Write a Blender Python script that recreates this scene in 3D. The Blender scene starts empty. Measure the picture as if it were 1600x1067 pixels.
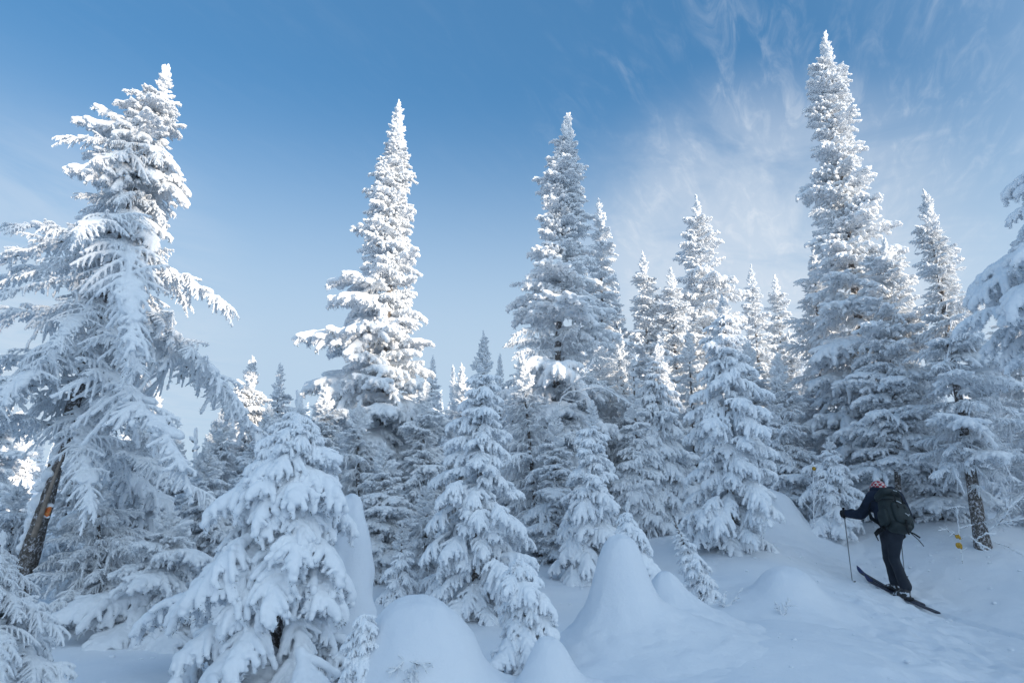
import bpy, math, random
import numpy as np
from mathutils import Vector, Matrix, Euler

R = math.radians
S = bpy.context.scene
COL = S.collection

# ------------------------------------------------------------------ camera, sky, sun, exposure
F = 1067.0                       # focal length in pixels of the 1600 px wide photograph
PITCH = R(13.0)
CAM = Vector((0, 0, 1.6))
cd = bpy.data.cameras.new('camera'); cam = bpy.data.objects.new('camera', cd); COL.objects.link(cam)
cd.sensor_width = 36; cd.lens = 24.0; cd.clip_start = 0.05; cd.clip_end = 3000
cam.location = CAM; cam.rotation_euler = (R(90) + PITCH, 0, 0)
S.camera = cam

SUN_EL = R(10.5)
SUN_AZ = Vector((0.76, -0.65, 0)).normalized()          # direction towards the sun, on the ground
sund = SUN_AZ * math.cos(SUN_EL) + Vector((0, 0, math.sin(SUN_EL)))
sl = bpy.data.lights.new('sun', 'SUN'); sl.energy = 2.25; sl.angle = R(0.6); sl.color = (1.0, 0.885, 0.74)
so = bpy.data.objects.new('sun', sl); COL.objects.link(so)
so.rotation_euler = sund.to_track_quat('Z', 'Y').to_euler(); so.location = sund * 60

W = bpy.data.worlds.new('World'); S.world = W; W.use_nodes = True
nt = W.node_tree; N = nt.nodes; L = nt.links; N.clear()
def nd(tree, typ, **kw):
    n = tree.nodes.new(typ)
    for k, v in kw.items():
        if k in n.inputs: n.inputs[k].default_value = v
        else: setattr(n, k, v)
    return n
wo = nd(nt, 'ShaderNodeOutputWorld'); bg = nd(nt, 'ShaderNodeBackground'); bg.inputs['Strength'].default_value = 0.15
sky = nd(nt, 'ShaderNodeTexSky'); sky.sky_type = 'NISHITA'; sky.sun_disc = False
sky.sun_elevation = SUN_EL; sky.sun_rotation = math.atan2(SUN_AZ.x, SUN_AZ.y)
sky.altitude = 900; sky.air_density = 1.0; sky.dust_density = 0.6; sky.ozone_density = 1.6
# thin cirrus: fibrous noise on a high flat layer, seen in perspective
tc = nd(nt, 'ShaderNodeTexCoord'); sep = nd(nt, 'ShaderNodeSeparateXYZ'); L.new(tc.outputs['Generated'], sep.inputs[0])
def mth(op, a, b=None, clamp=False):
    m = nd(nt, 'ShaderNodeMath'); m.operation = op; m.use_clamp = clamp
    for i, v in enumerate((a, b)):
        if v is None: continue
        if isinstance(v, (int, float)): m.inputs[i].default_value = v
        else: L.new(v, m.inputs[i])
    return m.outputs[0]
zz = mth('MAXIMUM', sep.outputs[2], 0.04)
px = mth('DIVIDE', sep.outputs[0], zz); py = mth('DIVIDE', sep.outputs[1], zz)
cmb = nd(nt, 'ShaderNodeCombineXYZ'); L.new(px, cmb.inputs[0]); L.new(py, cmb.inputs[1])
def cnoise(scale, rot, sc, detail, dist, rough=0.6):
    m0 = nd(nt, 'ShaderNodeMapping'); m0.inputs['Rotation'].default_value = (0, 0, R(rot)); L.new(cmb.outputs[0], m0.inputs[0])
    mp = nd(nt, 'ShaderNodeMapping'); mp.inputs['Scale'].default_value = sc; L.new(m0.outputs[0], mp.inputs[0])
    n = nd(nt, 'ShaderNodeTexNoise'); n.inputs['Scale'].default_value = scale; n.inputs['Detail'].default_value = detail
    n.inputs['Distortion'].default_value = dist; n.inputs['Roughness'].default_value = rough
    L.new(mp.outputs[0], n.inputs['Vector']); return n.outputs[0]
def ramp(v, a, b, lo=0.0, hi=1.0):
    m = nd(nt, 'ShaderNodeMapRange'); m.interpolation_type = 'SMOOTHSTEP'
    m.inputs[1].default_value = a; m.inputs[2].default_value = b; m.inputs[3].default_value = lo; m.inputs[4].default_value = hi
    L.new(v, m.inputs[0]); return m.outputs[0]
def near(d, c0, c1):
    vm = nd(nt, 'ShaderNodeVectorMath'); vm.operation = 'DOT_PRODUCT'; vm.inputs[1].default_value = Vector(d).normalized()
    L.new(tc.outputs['Generated'], vm.inputs[0]); return ramp(vm.outputs['Value'], c0, c1)
fib = cnoise(4.2, 24, (4.4, 1.1, 1), 10, 0.7, 0.62)
big = cnoise(1.5, 30, (1.2, 0.8, 1), 5, 1.0)
bank = near((0.50, 1.07, 0.64), 0.915, 0.99)           # the cirrus bank on the right
pale = near((0.37, 1.0, 0.30), 0.945, 0.998)           # its dense lower end
veil = near((-0.75, 1.0, 0.26), 0.955, 0.998)
wisps = mth('MULTIPLY', mth('MULTIPLY', ramp(fib, 0.42, 0.78), ramp(big, 0.36, 0.62)), mth('ADD', mth('MULTIPLY', bank, 0.30), 0.02))
cl = mth('ADD', wisps, mth('MULTIPLY', mth('MULTIPLY', pale, 0.60), ramp(big, 0.25, 0.6, 0.35, 1.0)))
cl = mth('ADD', cl, mth('MULTIPLY', mth('MULTIPLY', veil, ramp(big, 0.3, 0.65)), 0.30), True)
tint = nd(nt, 'ShaderNodeMix'); tint.data_type = 'RGBA'; tint.blend_type = 'MULTIPLY'; tint.inputs[0].default_value = 1
L.new(sky.outputs[0], tint.inputs[6]); tint.inputs[7].default_value = (0.50, 0.76, 0.86, 1)
# the low haze layer pales the sky towards the horizon
hz = mth('MULTIPLY', ramp(sep.outputs[2], 0.56, 0.17), 0.97)
mix1 = nd(nt, 'ShaderNodeMix'); mix1.data_type = 'RGBA'; mix1.inputs[7].default_value = (1.40, 1.82, 2.28, 1)
deep = nd(nt, 'ShaderNodeMix'); deep.data_type = 'RGBA'; deep.inputs[0].default_value = 0.65; deep.inputs[7].default_value = (0.18, 0.58, 1.22, 1)
L.new(tint.outputs[2], deep.inputs[6])
L.new(hz, mix1.inputs[0]); L.new(deep.outputs[2], mix1.inputs[6])
mix2 = nd(nt, 'ShaderNodeMix'); mix2.data_type = 'RGBA'; mix2.inputs[7].default_value = (2.06, 2.26, 2.52, 1)
L.new(cl, mix2.inputs[0]); L.new(mix1.outputs[2], mix2.inputs[6])
# broad sky glow added round the low sun, out of view, to fill the shade
glow = mth('MULTIPLY', near(sund, -0.15, 1.0), 0.45)
mix3 = nd(nt, 'ShaderNodeMix'); mix3.data_type = 'RGBA'; mix3.inputs[7].default_value = (4.9, 5.7, 6.3, 1)
L.new(glow, mix3.inputs[0]); L.new(mix2.outputs[2], mix3.inputs[6])
L.new(mix3.outputs[2], bg.inputs['Color']); L.new(bg.outputs[0], wo.inputs[0])

vs = S.view_settings
vs.view_transform = 'Standard'; vs.look = 'None'; vs.gamma = 1.0; vs.use_curve_mapping = False; vs.exposure = 1.26
S.cycles.max_bounces = 12; S.cycles.diffuse_bounces = 10; S.cycles.glossy_bounces = 2; S.cycles.transmission_bounces = 2
S.cycles.use_denoising = True
try: S.cycles.denoiser = 'OPENIMAGEDENOISE'; S.cycles.denoising_input_passes = 'RGB_ALBEDO_NORMAL'
except Exception: pass

# ------------------------------------------------------------------ helpers
def at(u, v, Y):
    """world point at distance Y (metres north) whose place in the photograph is pixel (u, v)"""
    x = (u - 800) / F; up = (533.5 - v) / F
    dy = math.cos(PITCH) - up * math.sin(PITCH); dz = math.sin(PITCH) + up * math.cos(PITCH)
    k = Y / dy
    return Vector((x * k, Y, CAM.z + dz * k))
def px_of(p):
    q = p - CAM; fy = q.y * math.cos(PITCH) + q.z * math.sin(PITCH); fz = -q.y * math.sin(PITCH) + q.z * math.cos(PITCH)
    return (800 + F * q.x / fy, 533.5 - F * fz / fy)
def mpp(v, Y):
    """metres per photograph pixel at distance Y on row v"""
    up = (533.5 - v) / F
    return Y / (math.cos(PITCH) - up * math.sin(PITCH)) / F

def tag(o, label=None, cat=None, group=None, kind=None):
    if label: o['label'] = label
    if cat: o['category'] = cat
    if group: o['group'] = group
    if kind: o['kind'] = kind
    return o
def empty(name, loc):
    o = bpy.data.objects.new(name, None); o.empty_display_size = 0.2; o.location = loc; COL.objects.link(o); return o
def link(name, me, parent=None, loc=None, rot=None, scale=None):
    o = bpy.data.objects.new(name, me)
    if loc is not None: o.location = loc
    if rot is not None: o.rotation_euler = rot
    if scale is not None: o.scale = scale
    if parent: o.parent = parent
    COL.objects.link(o); return o

def mesh_from(name, V, T, mats, mi=None, smooth=True, quads=False):
    """V (n,3), T (m,3|4) index arrays"""
    V = np.asarray(V, np.float32); T = np.asarray(T, np.int32)
    k = T.shape[1]; me = bpy.data.meshes.new(name)
    me.vertices.add(len(V)); me.vertices.foreach_set('co', V.ravel())
    me.loops.add(T.size); me.loops.foreach_set('vertex_index', T.ravel())
    me.polygons.add(len(T)); me.polygons.foreach_set('loop_start', np.arange(len(T), dtype=np.int32) * k)
    try: me.polygons.foreach_set('loop_total', np.full(len(T), k, np.int32))
    except Exception: pass
    for m in mats: me.materials.append(m)
    if mi is not None: me.polygons.foreach_set('material_index', np.asarray(mi, np.int32))
    me.update(calc_edges=True); me.validate()
    me.polygons.foreach_set('use_smooth', np.full(len(me.polygons), smooth))
    return me

def value_noise(P, seed=0, octaves=3, scale=1.0):
    """cheap 3-D value noise, -1..1, P (n,3)"""
    out = np.zeros(len(P)); amp = 1.0; tot = 0; s = scale
    for o in range(octaves):
        Q = P * s + seed * 17.31 + o * 5.7; i = np.floor(Q).astype(np.int64); f = Q - i; f = f * f * (3 - 2 * f)
        r = np.zeros(len(P))
        for dx in (0, 1):
            for dy in (0, 1):
                for dz in (0, 1):
                    h = ((i[:, 0] + dx) * 73856093) ^ ((i[:, 1] + dy) * 19349663) ^ ((i[:, 2] + dz) * 83492791)
                    h = (h * 2654435761) & 0xFFFFFFFF; h = ((h >> 13) ^ h) * 1274126177 & 0xFFFFFFFF
                    w = (f[:, 0] if dx else 1 - f[:, 0]) * (f[:, 1] if dy else 1 - f[:, 1]) * (f[:, 2] if dz else 1 - f[:, 2])
                    r += w * (h / 2147483647.5 - 1)
        out += r * amp; tot += amp; amp *= 0.5; s *= 2.03
    return out / tot

# ------------------------------------------------------------------ materials
def mat(name, rough=0.7, spec=0.2):
    m = bpy.data.materials.new(name); m.use_nodes = True
    b = m.node_tree.nodes['Principled BSDF']; b.inputs['Roughness'].default_value = rough
    b.inputs['Specular IOR Level'].default_value = spec
    return m, m.node_tree, b
def mnoise(t, scale, detail=4, rough=0.6, coord='Object'):
    tcx = t.nodes.new('ShaderNodeTexCoord'); n = t.nodes.new('ShaderNodeTexNoise')
    n.inputs['Scale'].default_value = scale; n.inputs['Detail'].default_value = detail; n.inputs['Roughness'].default_value = rough
    t.links.new(tcx.outputs[coord], n.inputs['Vector']); return n.outputs[0]
def mramp(t, fac, stops):
    r = t.nodes.new('ShaderNodeValToRGB'); cr = r.color_ramp
    while len(cr.elements) < len(stops): cr.elements.new(0.5)
    for e, (p, c) in zip(cr.elements, stops):
        e.position = p; e.color = (*c, 1) if len(c) == 3 else c
    t.links.new(fac, r.inputs[0]); return r.outputs[0]
def bump(t, b, h, strength, dist):
    n = t.nodes.new('ShaderNodeBump'); n.inputs['Strength'].default_value = strength; n.inputs['Distance'].default_value = dist
    t.links.new(h, n.inputs['Height']); t.links.new(n.outputs[0], b.inputs['Normal'])

def snow_mat(name, bs, bd, scale, alb=((0.90, 0.92, 0.945), (0.935, 0.945, 0.955))):
    m, t, b = mat(name, 0.75, 0.15)
    n = mnoise(t, scale, 12, 0.72)
    t.links.new(mramp(t, mnoise(t, 1.3, 3), [(0.3, alb[0]), (0.7, alb[1])]), b.inputs['Base Color'])
    bump(t, b, n, bs, bd)
    return m
M_snow = snow_mat('snow', 0.35, 0.02, 30)
M_rime = snow_mat('rime_snow', 0.6, 0.03, 45)
M_ground = snow_mat('ground_snow', 0.45, 0.03, 14, ((0.80, 0.835, 0.88), (0.86, 0.88, 0.905)))

M_bark, t, b = mat('bark', 0.9, 0.1)
n1 = mnoise(t, 26, 7, 0.8)
t.links.new(mramp(t, n1, [(0.30, (0.05, 0.042, 0.037)), (0.48, (0.15, 0.13, 0.115)), (0.535, (0.24, 0.22, 0.205)), (0.585, (0.74, 0.73, 0.77))]), b.inputs['Base Color'])
bump(t, b, n1, 0.8, 0.03)
M_twig, t, b = mat('twig_bark', 0.9, 0.1)
n1 = mnoise(t, 22, 4, 0.7)
t.links.new(mramp(t, n1, [(0.35, (0.03, 0.026, 0.022)), (0.47, (0.10, 0.09, 0.08)), (0.53, (0.74, 0.77, 0.80))]), b.inputs['Base Color'])
M_needle, t, b = mat('needles', 0.8, 0.15)
g = t.nodes.new('ShaderNodeNewGeometry')
t.links.new(mramp(t, g.outputs['Random Per Island'], [(0.0, (0.03, 0.045, 0.03)), (0.06, (0.06, 0.075, 0.055)), (0.10, (0.42, 0.45, 0.46)), (0.18, (0.72, 0.74, 0.77)), (1.0, (0.82, 0.84, 0.87))]), b.inputs['Base Color'])

# ------------------------------------------------------------------ surface nets over a metaball field
def surface_nets(Fd, iso, org, h):
    """Fd (nx,ny,nz) -> verts, quads"""
    A = Fd > iso
    nx, ny, nz = A.shape
    c = np.zeros((nx - 1, ny - 1, nz - 1), np.int8)
    for dx in (0, 1):
        for dy in (0, 1):
            for dz in (0, 1):
                c += A[dx:nx - 1 + dx, dy:ny - 1 + dy, dz:nz - 1 + dz]
    act = (c > 0) & (c < 8)
    ids = np.full(act.shape, -1, np.int64); I = np.argwhere(act); ids[act] = np.arange(len(I))
    acc = np.zeros((len(I), 3)); cnt = np.zeros(len(I))
    corners = [(a, b_, c_) for a in (0, 1) for b_ in (0, 1) for c_ in (0, 1)]
    for a in corners:
        for ax in range(3):
            if a[ax] == 0:
                bb = list(a); bb[ax] = 1
                fa = Fd[I[:, 0] + a[0], I[:, 1] + a[1], I[:, 2] + a[2]]; fb = Fd[I[:, 0] + bb[0], I[:, 1] + bb[1], I[:, 2] + bb[2]]
                x = (fa > iso) != (fb > iso)
                tt = np.where(x, (iso - fa) / np.where(x, fb - fa, 1), 0)
                p = np.tile(np.array(a, float), (len(I), 1)); p[:, ax] += tt
                acc[x] += p[x]; cnt += x
    V = (I + acc / cnt[:, None]) * h + org
    Q = []
    for ax in range(3):
        o1, o2 = [(1, 2), (2, 0), (0, 1)][ax]
        sl0 = [slice(1, -1)] * 3; sl1 = [slice(1, -1)] * 3
        sl0[ax] = slice(0, -1); sl1[ax] = slice(1, None)
        a = A[tuple(sl0)]; bb = A[tuple(sl1)]
        E = np.argwhere(a != bb); inside = a[a != bb]
        off = np.array([1, 1, 1]); off[ax] = 0; G = E + off
        def idd(d1, d2):
            q = G.copy(); q[:, o1] -= d1; q[:, o2] -= d2
            return ids[q[:, 0], q[:, 1], q[:, 2]]
        q = np.stack([idd(1, 1), idd(0, 1), idd(0, 0), idd(1, 0)], 1)
        q[~inside] = q[~inside][:, ::-1]
        Q.append(q)
    Q = np.concatenate(Q); Q = Q[(Q >= 0).all(1)]
    return V, Q

def blobs_mesh(balls, h, noise_amp=0.0, noise_scale=10, seed=0, k=1.6):
    """balls (n,5): x y z r zscale -> snow surface of one continuous mass"""
    B = np.asarray(balls, float)
    m = B[:, 3].max() * 2.2
    lo = B[:, :3].min(0) - m; hi = B[:, :3].max(0) + m
    n = np.ceil((hi - lo) / h).astype(int) + 1
    Fd = np.zeros(n, np.float32)
    axs = [lo[i] + np.arange(n[i]) * h for i in range(3)]
    for x, y, z, r, zs in B:
        w = r * 1.95
        i0 = np.maximum(((np.array([x - w, y - w, z - w]) - lo) / h).astype(int), 0)
        i1 = np.minimum(((np.array([x + w, y + w, z + w]) - lo) / h).astype(int) + 2, n)
        X = ((axs[0][i0[0]:i1[0]] - x) ** 2)[:, None, None]; Yy = ((axs[1][i0[1]:i1[1]] - y) ** 2)[None, :, None]
        Z = (((axs[2][i0[2]:i1[2]] - z) / zs) ** 2)[None, None, :]
        Fd[i0[0]:i1[0], i0[1]:i1[1], i0[2]:i1[2]] += np.exp(k * (1 - (X + Yy + Z) / (r * r)))
    if noise_amp > 0:
        act = np.argwhere((Fd > 0.12) & (Fd < 6))
        P = act * h + lo
        Fd[act[:, 0], act[:, 1], act[:, 2]] *= np.exp(noise_amp * value_noise(P, seed, 3, noise_scale))
    return surface_nets(Fd, 1.0, lo, h)

# ------------------------------------------------------------------ one bough
def spine(p, d, length, droop, n, rng, wob=0.02):
    """polyline that starts at p along d and sags"""
    t = np.linspace(0, 1, n); d = np.array(d, float); d /= np.linalg.norm(d)
    P = np.array(p)[None] + d[None] * (t * length)[:, None]
    P[:, 2] -= droop * length * t ** 2
    w = rng.normal(0, wob * length, (n, 3)).cumsum(0) * 0.35; w[0] = 0
    return P + w
def tube(P, r0, r1, sides=5):
    n = len(P); T = np.gradient(P, axis=0); T /= np.linalg.norm(T, axis=1)[:, None] + 1e-9
    up = np.array([0, 0, 1.0]); A = np.cross(T, up); bad = np.linalg.norm(A, axis=1) < 0.1
    A[bad] = np.cross(T[bad], [1.0, 0, 0]); A /= np.linalg.norm(A, axis=1)[:, None]; Bv = np.cross(T, A)
    r = np.linspace(r0, r1, n) if np.isscalar(r0) else r0
    an = np.linspace(0, 2 * math.pi, sides, endpoint=False)
    V = P[:, None] + r[:, None, None] * (np.cos(an)[None, :, None] * A[:, None] + np.sin(an)[None, :, None] * Bv[:, None])
    V = V.reshape(-1, 3); Q = []
    for i in range(n - 1):
        for j in range(sides):
            a = i * sides + j; b_ = i * sides + (j + 1) % sides
            Q.append((a, b_, b_ + sides, a + sides))
    return V, np.array(Q)

STY = {
 # nside, twig length, angle, droop main, twig droop, r main, r twig, r sub, snow lift, voxel, noise, sub spacing, blades, blade length
 'pad':   dict(ns=9, tl=0.34, ang=52, dm=0.34, dt=0.60, rm=0.060, rt=0.040, rs=0.028, lift=0.95, h=0.0098, na=0.65, nsc=15, sub=0.10, bl=3600, bll=0.055, pil=3),
 'frost': dict(ns=11, tl=0.36, ang=54, dm=0.16, dt=0.30, rm=0.050, rt=0.031, rs=0.0215, lift=0.85, h=0.0095, na=0.9, nsc=22, sub=0.070, bl=3000, bll=0.045, pil=5),
 'plume': dict(ns=24, tl=0.25, ang=56, dm=0.26, dt=0.45, rm=0.019, rt=0.0120, rs=0.0092, lift=0.5, h=0.0066, na=1.0, nsc=38, sub=0.028, bl=1600, bll=0.028, pil=4),
 'bare':  dict(ns=15, tl=0.24, ang=48, dm=0.22, dt=0.65, rm=0.013, rt=0.0085, rs=0.0072, lift=0.7, h=0.0058, na=0.6, nsc=45, sub=0.05, bl=300, bll=0.02, pil=0),
 'limb':  dict(ns=30, tl=0.16, ang=60, dm=0.20, dt=0.40, rm=0.0125, rt=0.0064, rs=0.0052, lift=0.8, h=0.0046, na=1.1, nsc=60, sub=0.020, bl=2400, bll=0.017, pil=11),
 'padl':  dict(ns=15, tl=0.26, ang=54, dm=0.34, dt=0.70, rm=0.040, rt=0.026, rs=0.019, lift=0.95, h=0.0075, na=0.7, nsc=22, sub=0.065, bl=5000, bll=0.036, pil=4),
 'tuft':  dict(ns=6, tl=0.42, ang=42, dm=-0.05, dt=0.05, rm=0.10, rt=0.080, rs=0.055, lift=0.25, h=0.022, na=0.9, nsc=14, sub=0.20, bl=500, bll=0.09, pil=1),
}
def make_bough(style, seed, hmul=1.0, blmul=1.0):
    st = STY[style]; rng = np.random.default_rng(seed * 7 + 3)
    balls = []; wood = []; fin = []
    main = spine((0, 0, 0), (1, rng.normal(0, .06), 0.10), 1.0, st['dm'] * rng.uniform(.7, 1.3), 16, rng, .012)
    wood.append((main, 0.016, 0.005, 5))
    twigs = []
    for k in range(st['ns'] * 2):
        side = 1 if k % 2 else -1
        t_ = 0.10 + 0.88 * (k + rng.uniform(-.4, .4)) / (st['ns'] * 2)
        t_ = min(max(t_, .05), .99); i = t_ * 15; i0 = int(i); p = main[i0] + (main[min(i0 + 1, 15)] - main[i0]) * (i - i0)
        shape = (0.45 + 1.1 * math.sin(math.pi * min(1, (t_ + .12)) ** 0.8)) * (1.08 - t_ * 0.55) if style != 'tuft' else 0.8
        ln = st['tl'] * shape * (rng.uniform(.65, 1.2) if style not in ('plume', 'bare', 'limb') else rng.uniform(.3, 1.35)); ln = max(ln, 0.07)
        a = R(st['ang'] * (1.12 - .45 * t_) + rng.normal(0, 7 if style not in ('plume', 'bare', 'limb') else 16)) * side
        el = rng.normal(0.05, .16) if style in ('pad', 'padl', 'frost') else rng.normal(0.0, .6 if style == 'tuft' else .42)
        tw = spine(p, (math.cos(a), math.sin(a), el), ln, st['dt'] * rng.uniform(.5, 1.6), 8, rng, .02)
        twigs.append((tw, ln, t_)); wood.append((tw, 0.006, 0.0025, 3))
    for j in range(2 + (style == 'tuft')):          # tip fans out
        tw = spine(main[12], (1, rng.uniform(-.5, .5), rng.normal(0, .2)), .25, st['dt'], 8, rng, .02); twigs.append((tw, .25, .95)); wood.append((tw, .005, .002, 3))
    subs = []
    for tw, ln, t_ in twigs:
        m = int(ln / st['sub'])
        for q in range(m):
            f = (q + rng.uniform(.3, 1)) / (m + .3); i = min(f, .98) * 7; i0 = int(i); p = tw[i0] + (tw[i0 + 1] - tw[i0]) * (i - i0)
            d = tw[min(i0 + 1, 7)] - tw[i0]; d /= np.linalg.norm(d) + 1e-9
            sd = 1 if (q % 2) else -1; a = sd * R(rng.uniform(35, 65))
            dd = np.array([d[0] * math.cos(a) - d[1] * math.sin(a), d[0] * math.sin(a) + d[1] * math.cos(a), d[2] + rng.normal(-.12, .25)])
            l2 = max(.35 * ln * (1.15 - f), st['sub'] * .9) * rng.uniform(.6, 1.2)
            sb = spine(p, dd, l2, st['dt'] * rng.uniform(.5, 2.0), 5, rng, .02); subs.append((sb, l2)); wood.append((sb, .003, .0015, 3))
    def coat(P, r0, r1, skip=0.0):
        seg = np.linalg.norm(np.diff(P, axis=0), axis=1).sum(); n = max(3, int(seg / (0.55 * (r0 + r1) / 2)))
        for q in range(n):
            f = q / (n - 1); i = f * (len(P) - 1) * .9999; i0 = int(i); p = P[i0] + (P[i0 + 1] - P[i0]) * (i - i0)
            if rng.random() < skip: continue
            r = (r0 + (r1 - r0) * f) * rng.uniform(.78, 1.25)
            balls.append((p[0], p[1], p[2] + r * st['lift'] * rng.uniform(.6, 1.1), r, rng.uniform(.75, 1.0)))
    coat(main, st['rm'] * .9, st['rm'] * .75)
    for tw, ln, t_ in twigs: coat(tw, st['rt'] * 1.15, st['rt'] * .85, .03)
    for sb, l2 in subs: coat(sb, st['rs'] * 1.1, st['rs'] * .8, .05)
    # snow pillows that bridge neighbouring twigs
    for j in range(st['pil']):
        f = rng.uniform(.15, .85); i0 = int(f * 15); p = main[i0]
        r = {'pad': .09, 'frost': .10, 'plume': .05, 'limb': .032, 'padl': .065, 'tuft': .16}[style] * rng.uniform(.7, 1.15)
        for q in range(4):
            balls.append((p[0] + rng.normal(0, r * .7), p[1] + rng.normal(0, r * .8), p[2] + r * .28, r * rng.uniform(.6, 1), .55))
    V, Q = blobs_mesh(balls, st['h'] * hmul, st['na'], st['nsc'], seed)
    # needles: slim blades round every twig
    bl = int(st['bl'] * blmul); P0 = []; D0 = []
    lines = [x[0] for x in twigs] + [x[0] for x in subs] + [main]
    wts = np.array([np.linalg.norm(np.diff(l, axis=0), axis=1).sum() for l in lines]); wts /= wts.sum()
    for li, c_ in zip(lines, rng.multinomial(bl, wts)):
        if c_ == 0: continue
        f = rng.uniform(0, len(li) - 1.001, c_); i0 = f.astype(int); P0.append(li[i0] + (li[i0 + 1] - li[i0]) * (f - i0)[:, None])
        d = li[i0 + 1] - li[i0]; D0.append(d / (np.linalg.norm(d, axis=1)[:, None] + 1e-9))
    P0 = np.concatenate(P0); D0 = np.concatenate(D0); n = len(P0)
    rv = rng.normal(0, 1, (n, 3)); rv[:, 2] -= .55; rv -= (rv * D0).sum(1)[:, None] * D0; rv /= np.linalg.norm(rv, axis=1)[:, None]
    dirv = D0 * rng.uniform(.25, .8, n)[:, None] + rv; dirv /= np.linalg.norm(dirv, axis=1)[:, None]
    ln = st['bll'] * rng.uniform(.7, 1.35, n)[:, None]; sd = np.cross(dirv, rng.normal(0, 1, (n, 3))); sd /= np.linalg.norm(sd, axis=1)[:, None]
    w = st['bll'] * .13
    BV = np.stack([P0 - sd * w, P0 + sd * w, P0 + dirv * ln + sd * w * .3, P0 + dirv * ln - sd * w * .3], 1).reshape(-1, 3)
    BQ = np.arange(n * 4).reshape(-1, 4)
    WV = []; WQ = []; o_ = 0
    for Pl, a, b_, s_ in wood:
        if s_ == 3 and blmul < .6 and a < .005: continue
        v, q = tube(Pl, a, b_, s_); WV.append(v); WQ.append(q + o_); o_ += len(v)
    WV = np.concatenate(WV); WQ = np.concatenate(WQ)
    return (V, Q), (BV, BQ), (WV, WQ)

def combine(parts):
    V = []; Q = []; M = []; o_ = 0
    for (v, q), m in parts:
        V.append(v); Q.append(q + o_); M.append(np.full(len(q), m)); o_ += len(v)
    return np.concatenate(V), np.concatenate(Q), np.concatenate(M)

LIB = {}
RAW = {}
def build_lib():
    for style, cnt in (('pad', 5), ('frost', 6), ('plume', 4), ('bare', 3), ('limb', 4), ('padl', 5), ('tuft', 5)):
        LIB[style] = []
        for i in range(cnt):
            s, bl, wd = make_bough(style, i + 11 * len(style))
            sm = M_snow if style in ('pad', 'padl') else M_rime
            V, Q, M = combine([(s, 0), (bl, 1), (wd, 2)])
            whole = mesh_from('bough_' + style, V, Q, [sm, M_needle, M_twig], M)
            V, Q, M = combine([(bl, 0), (wd, 1)])
            fol = mesh_from('foliage_' + style, V, Q, [M_needle, M_twig], M)
            snow = mesh_from('snow_load_' + style, s[0], s[1], [sm])
            LIB[style].append((whole, fol, snow))

BG = []
def build_bg():
    """whole crowns for the far stand: one mesh each, 1 m wide at the foot, 1 m tall"""
    low = []
    for i in range(3):
        s, bl, wd = make_bough('frost', 70 + i, 2.3, .12); low.append(combine([(s, 0), (bl, 1)]))
    for i in range(5):
        rng = np.random.default_rng(300 + i); Vs = []; Qs = []; Ms = []; o_ = 0; az = 0
        n = 95
        for j in range(n):
            f = (j / n) ** .8; az += 2.4 + rng.normal(0, .3); r = (.035 + .44 * f ** (.8 + .25 * (i % 3))) * (1 + rng.normal(0, .2)) * (.75 + .25 * (rng.random() < .8)); z = 1 - .97 * f - .02
            V, Q, M = low[rng.integers(3)]
            ph = R(28 - 45 * f + rng.normal(0, 8)); s_ = max(r, .05)
            Mx = Matrix.Translation((0, 0, z)) @ Matrix.Rotation(az, 4, 'Z') @ Matrix.Rotation(-ph, 4, 'Y') @ Matrix.Diagonal((s_, s_ * (1.1 + .5 * (1 - f)), s_ * .55, 1))
            Mx = np.array(Mx); Vs.append(V @ Mx[:3, :3].T + Mx[:3, 3]); Qs.append(Q + o_); Ms.append(M); o_ += len(V)
        BG.append(mesh_from('far_crown', np.concatenate(Vs), np.concatenate(Qs), [M_rime, M_needle], np.concatenate(Ms)))
# ------------------------------------------------------------------ ground
def sstep(a, b, x):
    t_ = np.clip((x - a) / (b - a), 0, 1); return t_ * t_ * (3 - 2 * t_)
def base_h(x, y):
    z = np.interp(y, [-300, -60, -10, 0, 4, 7, 10, 13, 16, 22, 30, 40, 60, 120, 400], [8, 5, .6, .30, .12, .10, .42, .82, 1.2, 2.1, 3.3, 4.2, 4.6, 4.0, 4.0])
    far = sstep(14, 30, y)
    z = z * (1 - far * .35 * sstep(0, -12, x)) + far * sstep(0, 30, x) * 1.6
    # ridge to the right, behind the photographer: it keeps the low sun off the forest floor
    d = (x - 44) * SUN_AZ.x + (y + 6) * SUN_AZ.y; l = -(x - 44) * SUN_AZ.y + (y + 6) * SUN_AZ.x
    z = z + 10.5 * np.exp(-(d / 15.0) ** 2) * np.exp(-(l / 46.0) ** 4)
    z = z + sstep(120, 400, np.hypot(x, y)) * 0
    return z
# places where the photograph shows the snow surface: u, v, distance
ANCH = [(1405, 925, 10.0), (1345, 893, 10.9), (1470, 960, 9.2), (1560, 868, 11), (1280, 832, 13), (1210, 850, 10.8), (1010, 812, 15.5), (1140, 900, 9.6),
        (740, 990, 8.0), (890, 905, 10.2), (800, 960, 8.3), (110, 1000, 6.6), (200, 930, 8.2), (1590, 1000, 7.5), (1590, 900, 9.8), (1470, 810, 13), (1100, 830, 13.5),
        (1000, 1060, 4.6), (1300, 1060, 4.8), (1560, 1066, 5.2), (1200, 966, 6.9), (620, 950, 8.6), (760, 1060, 5.0), (130, 1060, 5.0), (1300, 960, 7.4), (1300, 900, 9.0), (1180, 925, 8.2)]
AP = [at(*a) for a in ANCH]; AX = np.array([p.x for p in AP]); AY = np.array([p.y for p in AP])
AR = np.array([p.z for p in AP]) - base_h(AX, AY)
SG = 1.5
_K = np.exp(-((AX[:, None] - AX[None]) ** 2 + (AY[:, None] - AY[None]) ** 2) / (2 * SG * SG)) + np.eye(len(AX)) * .08
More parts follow.
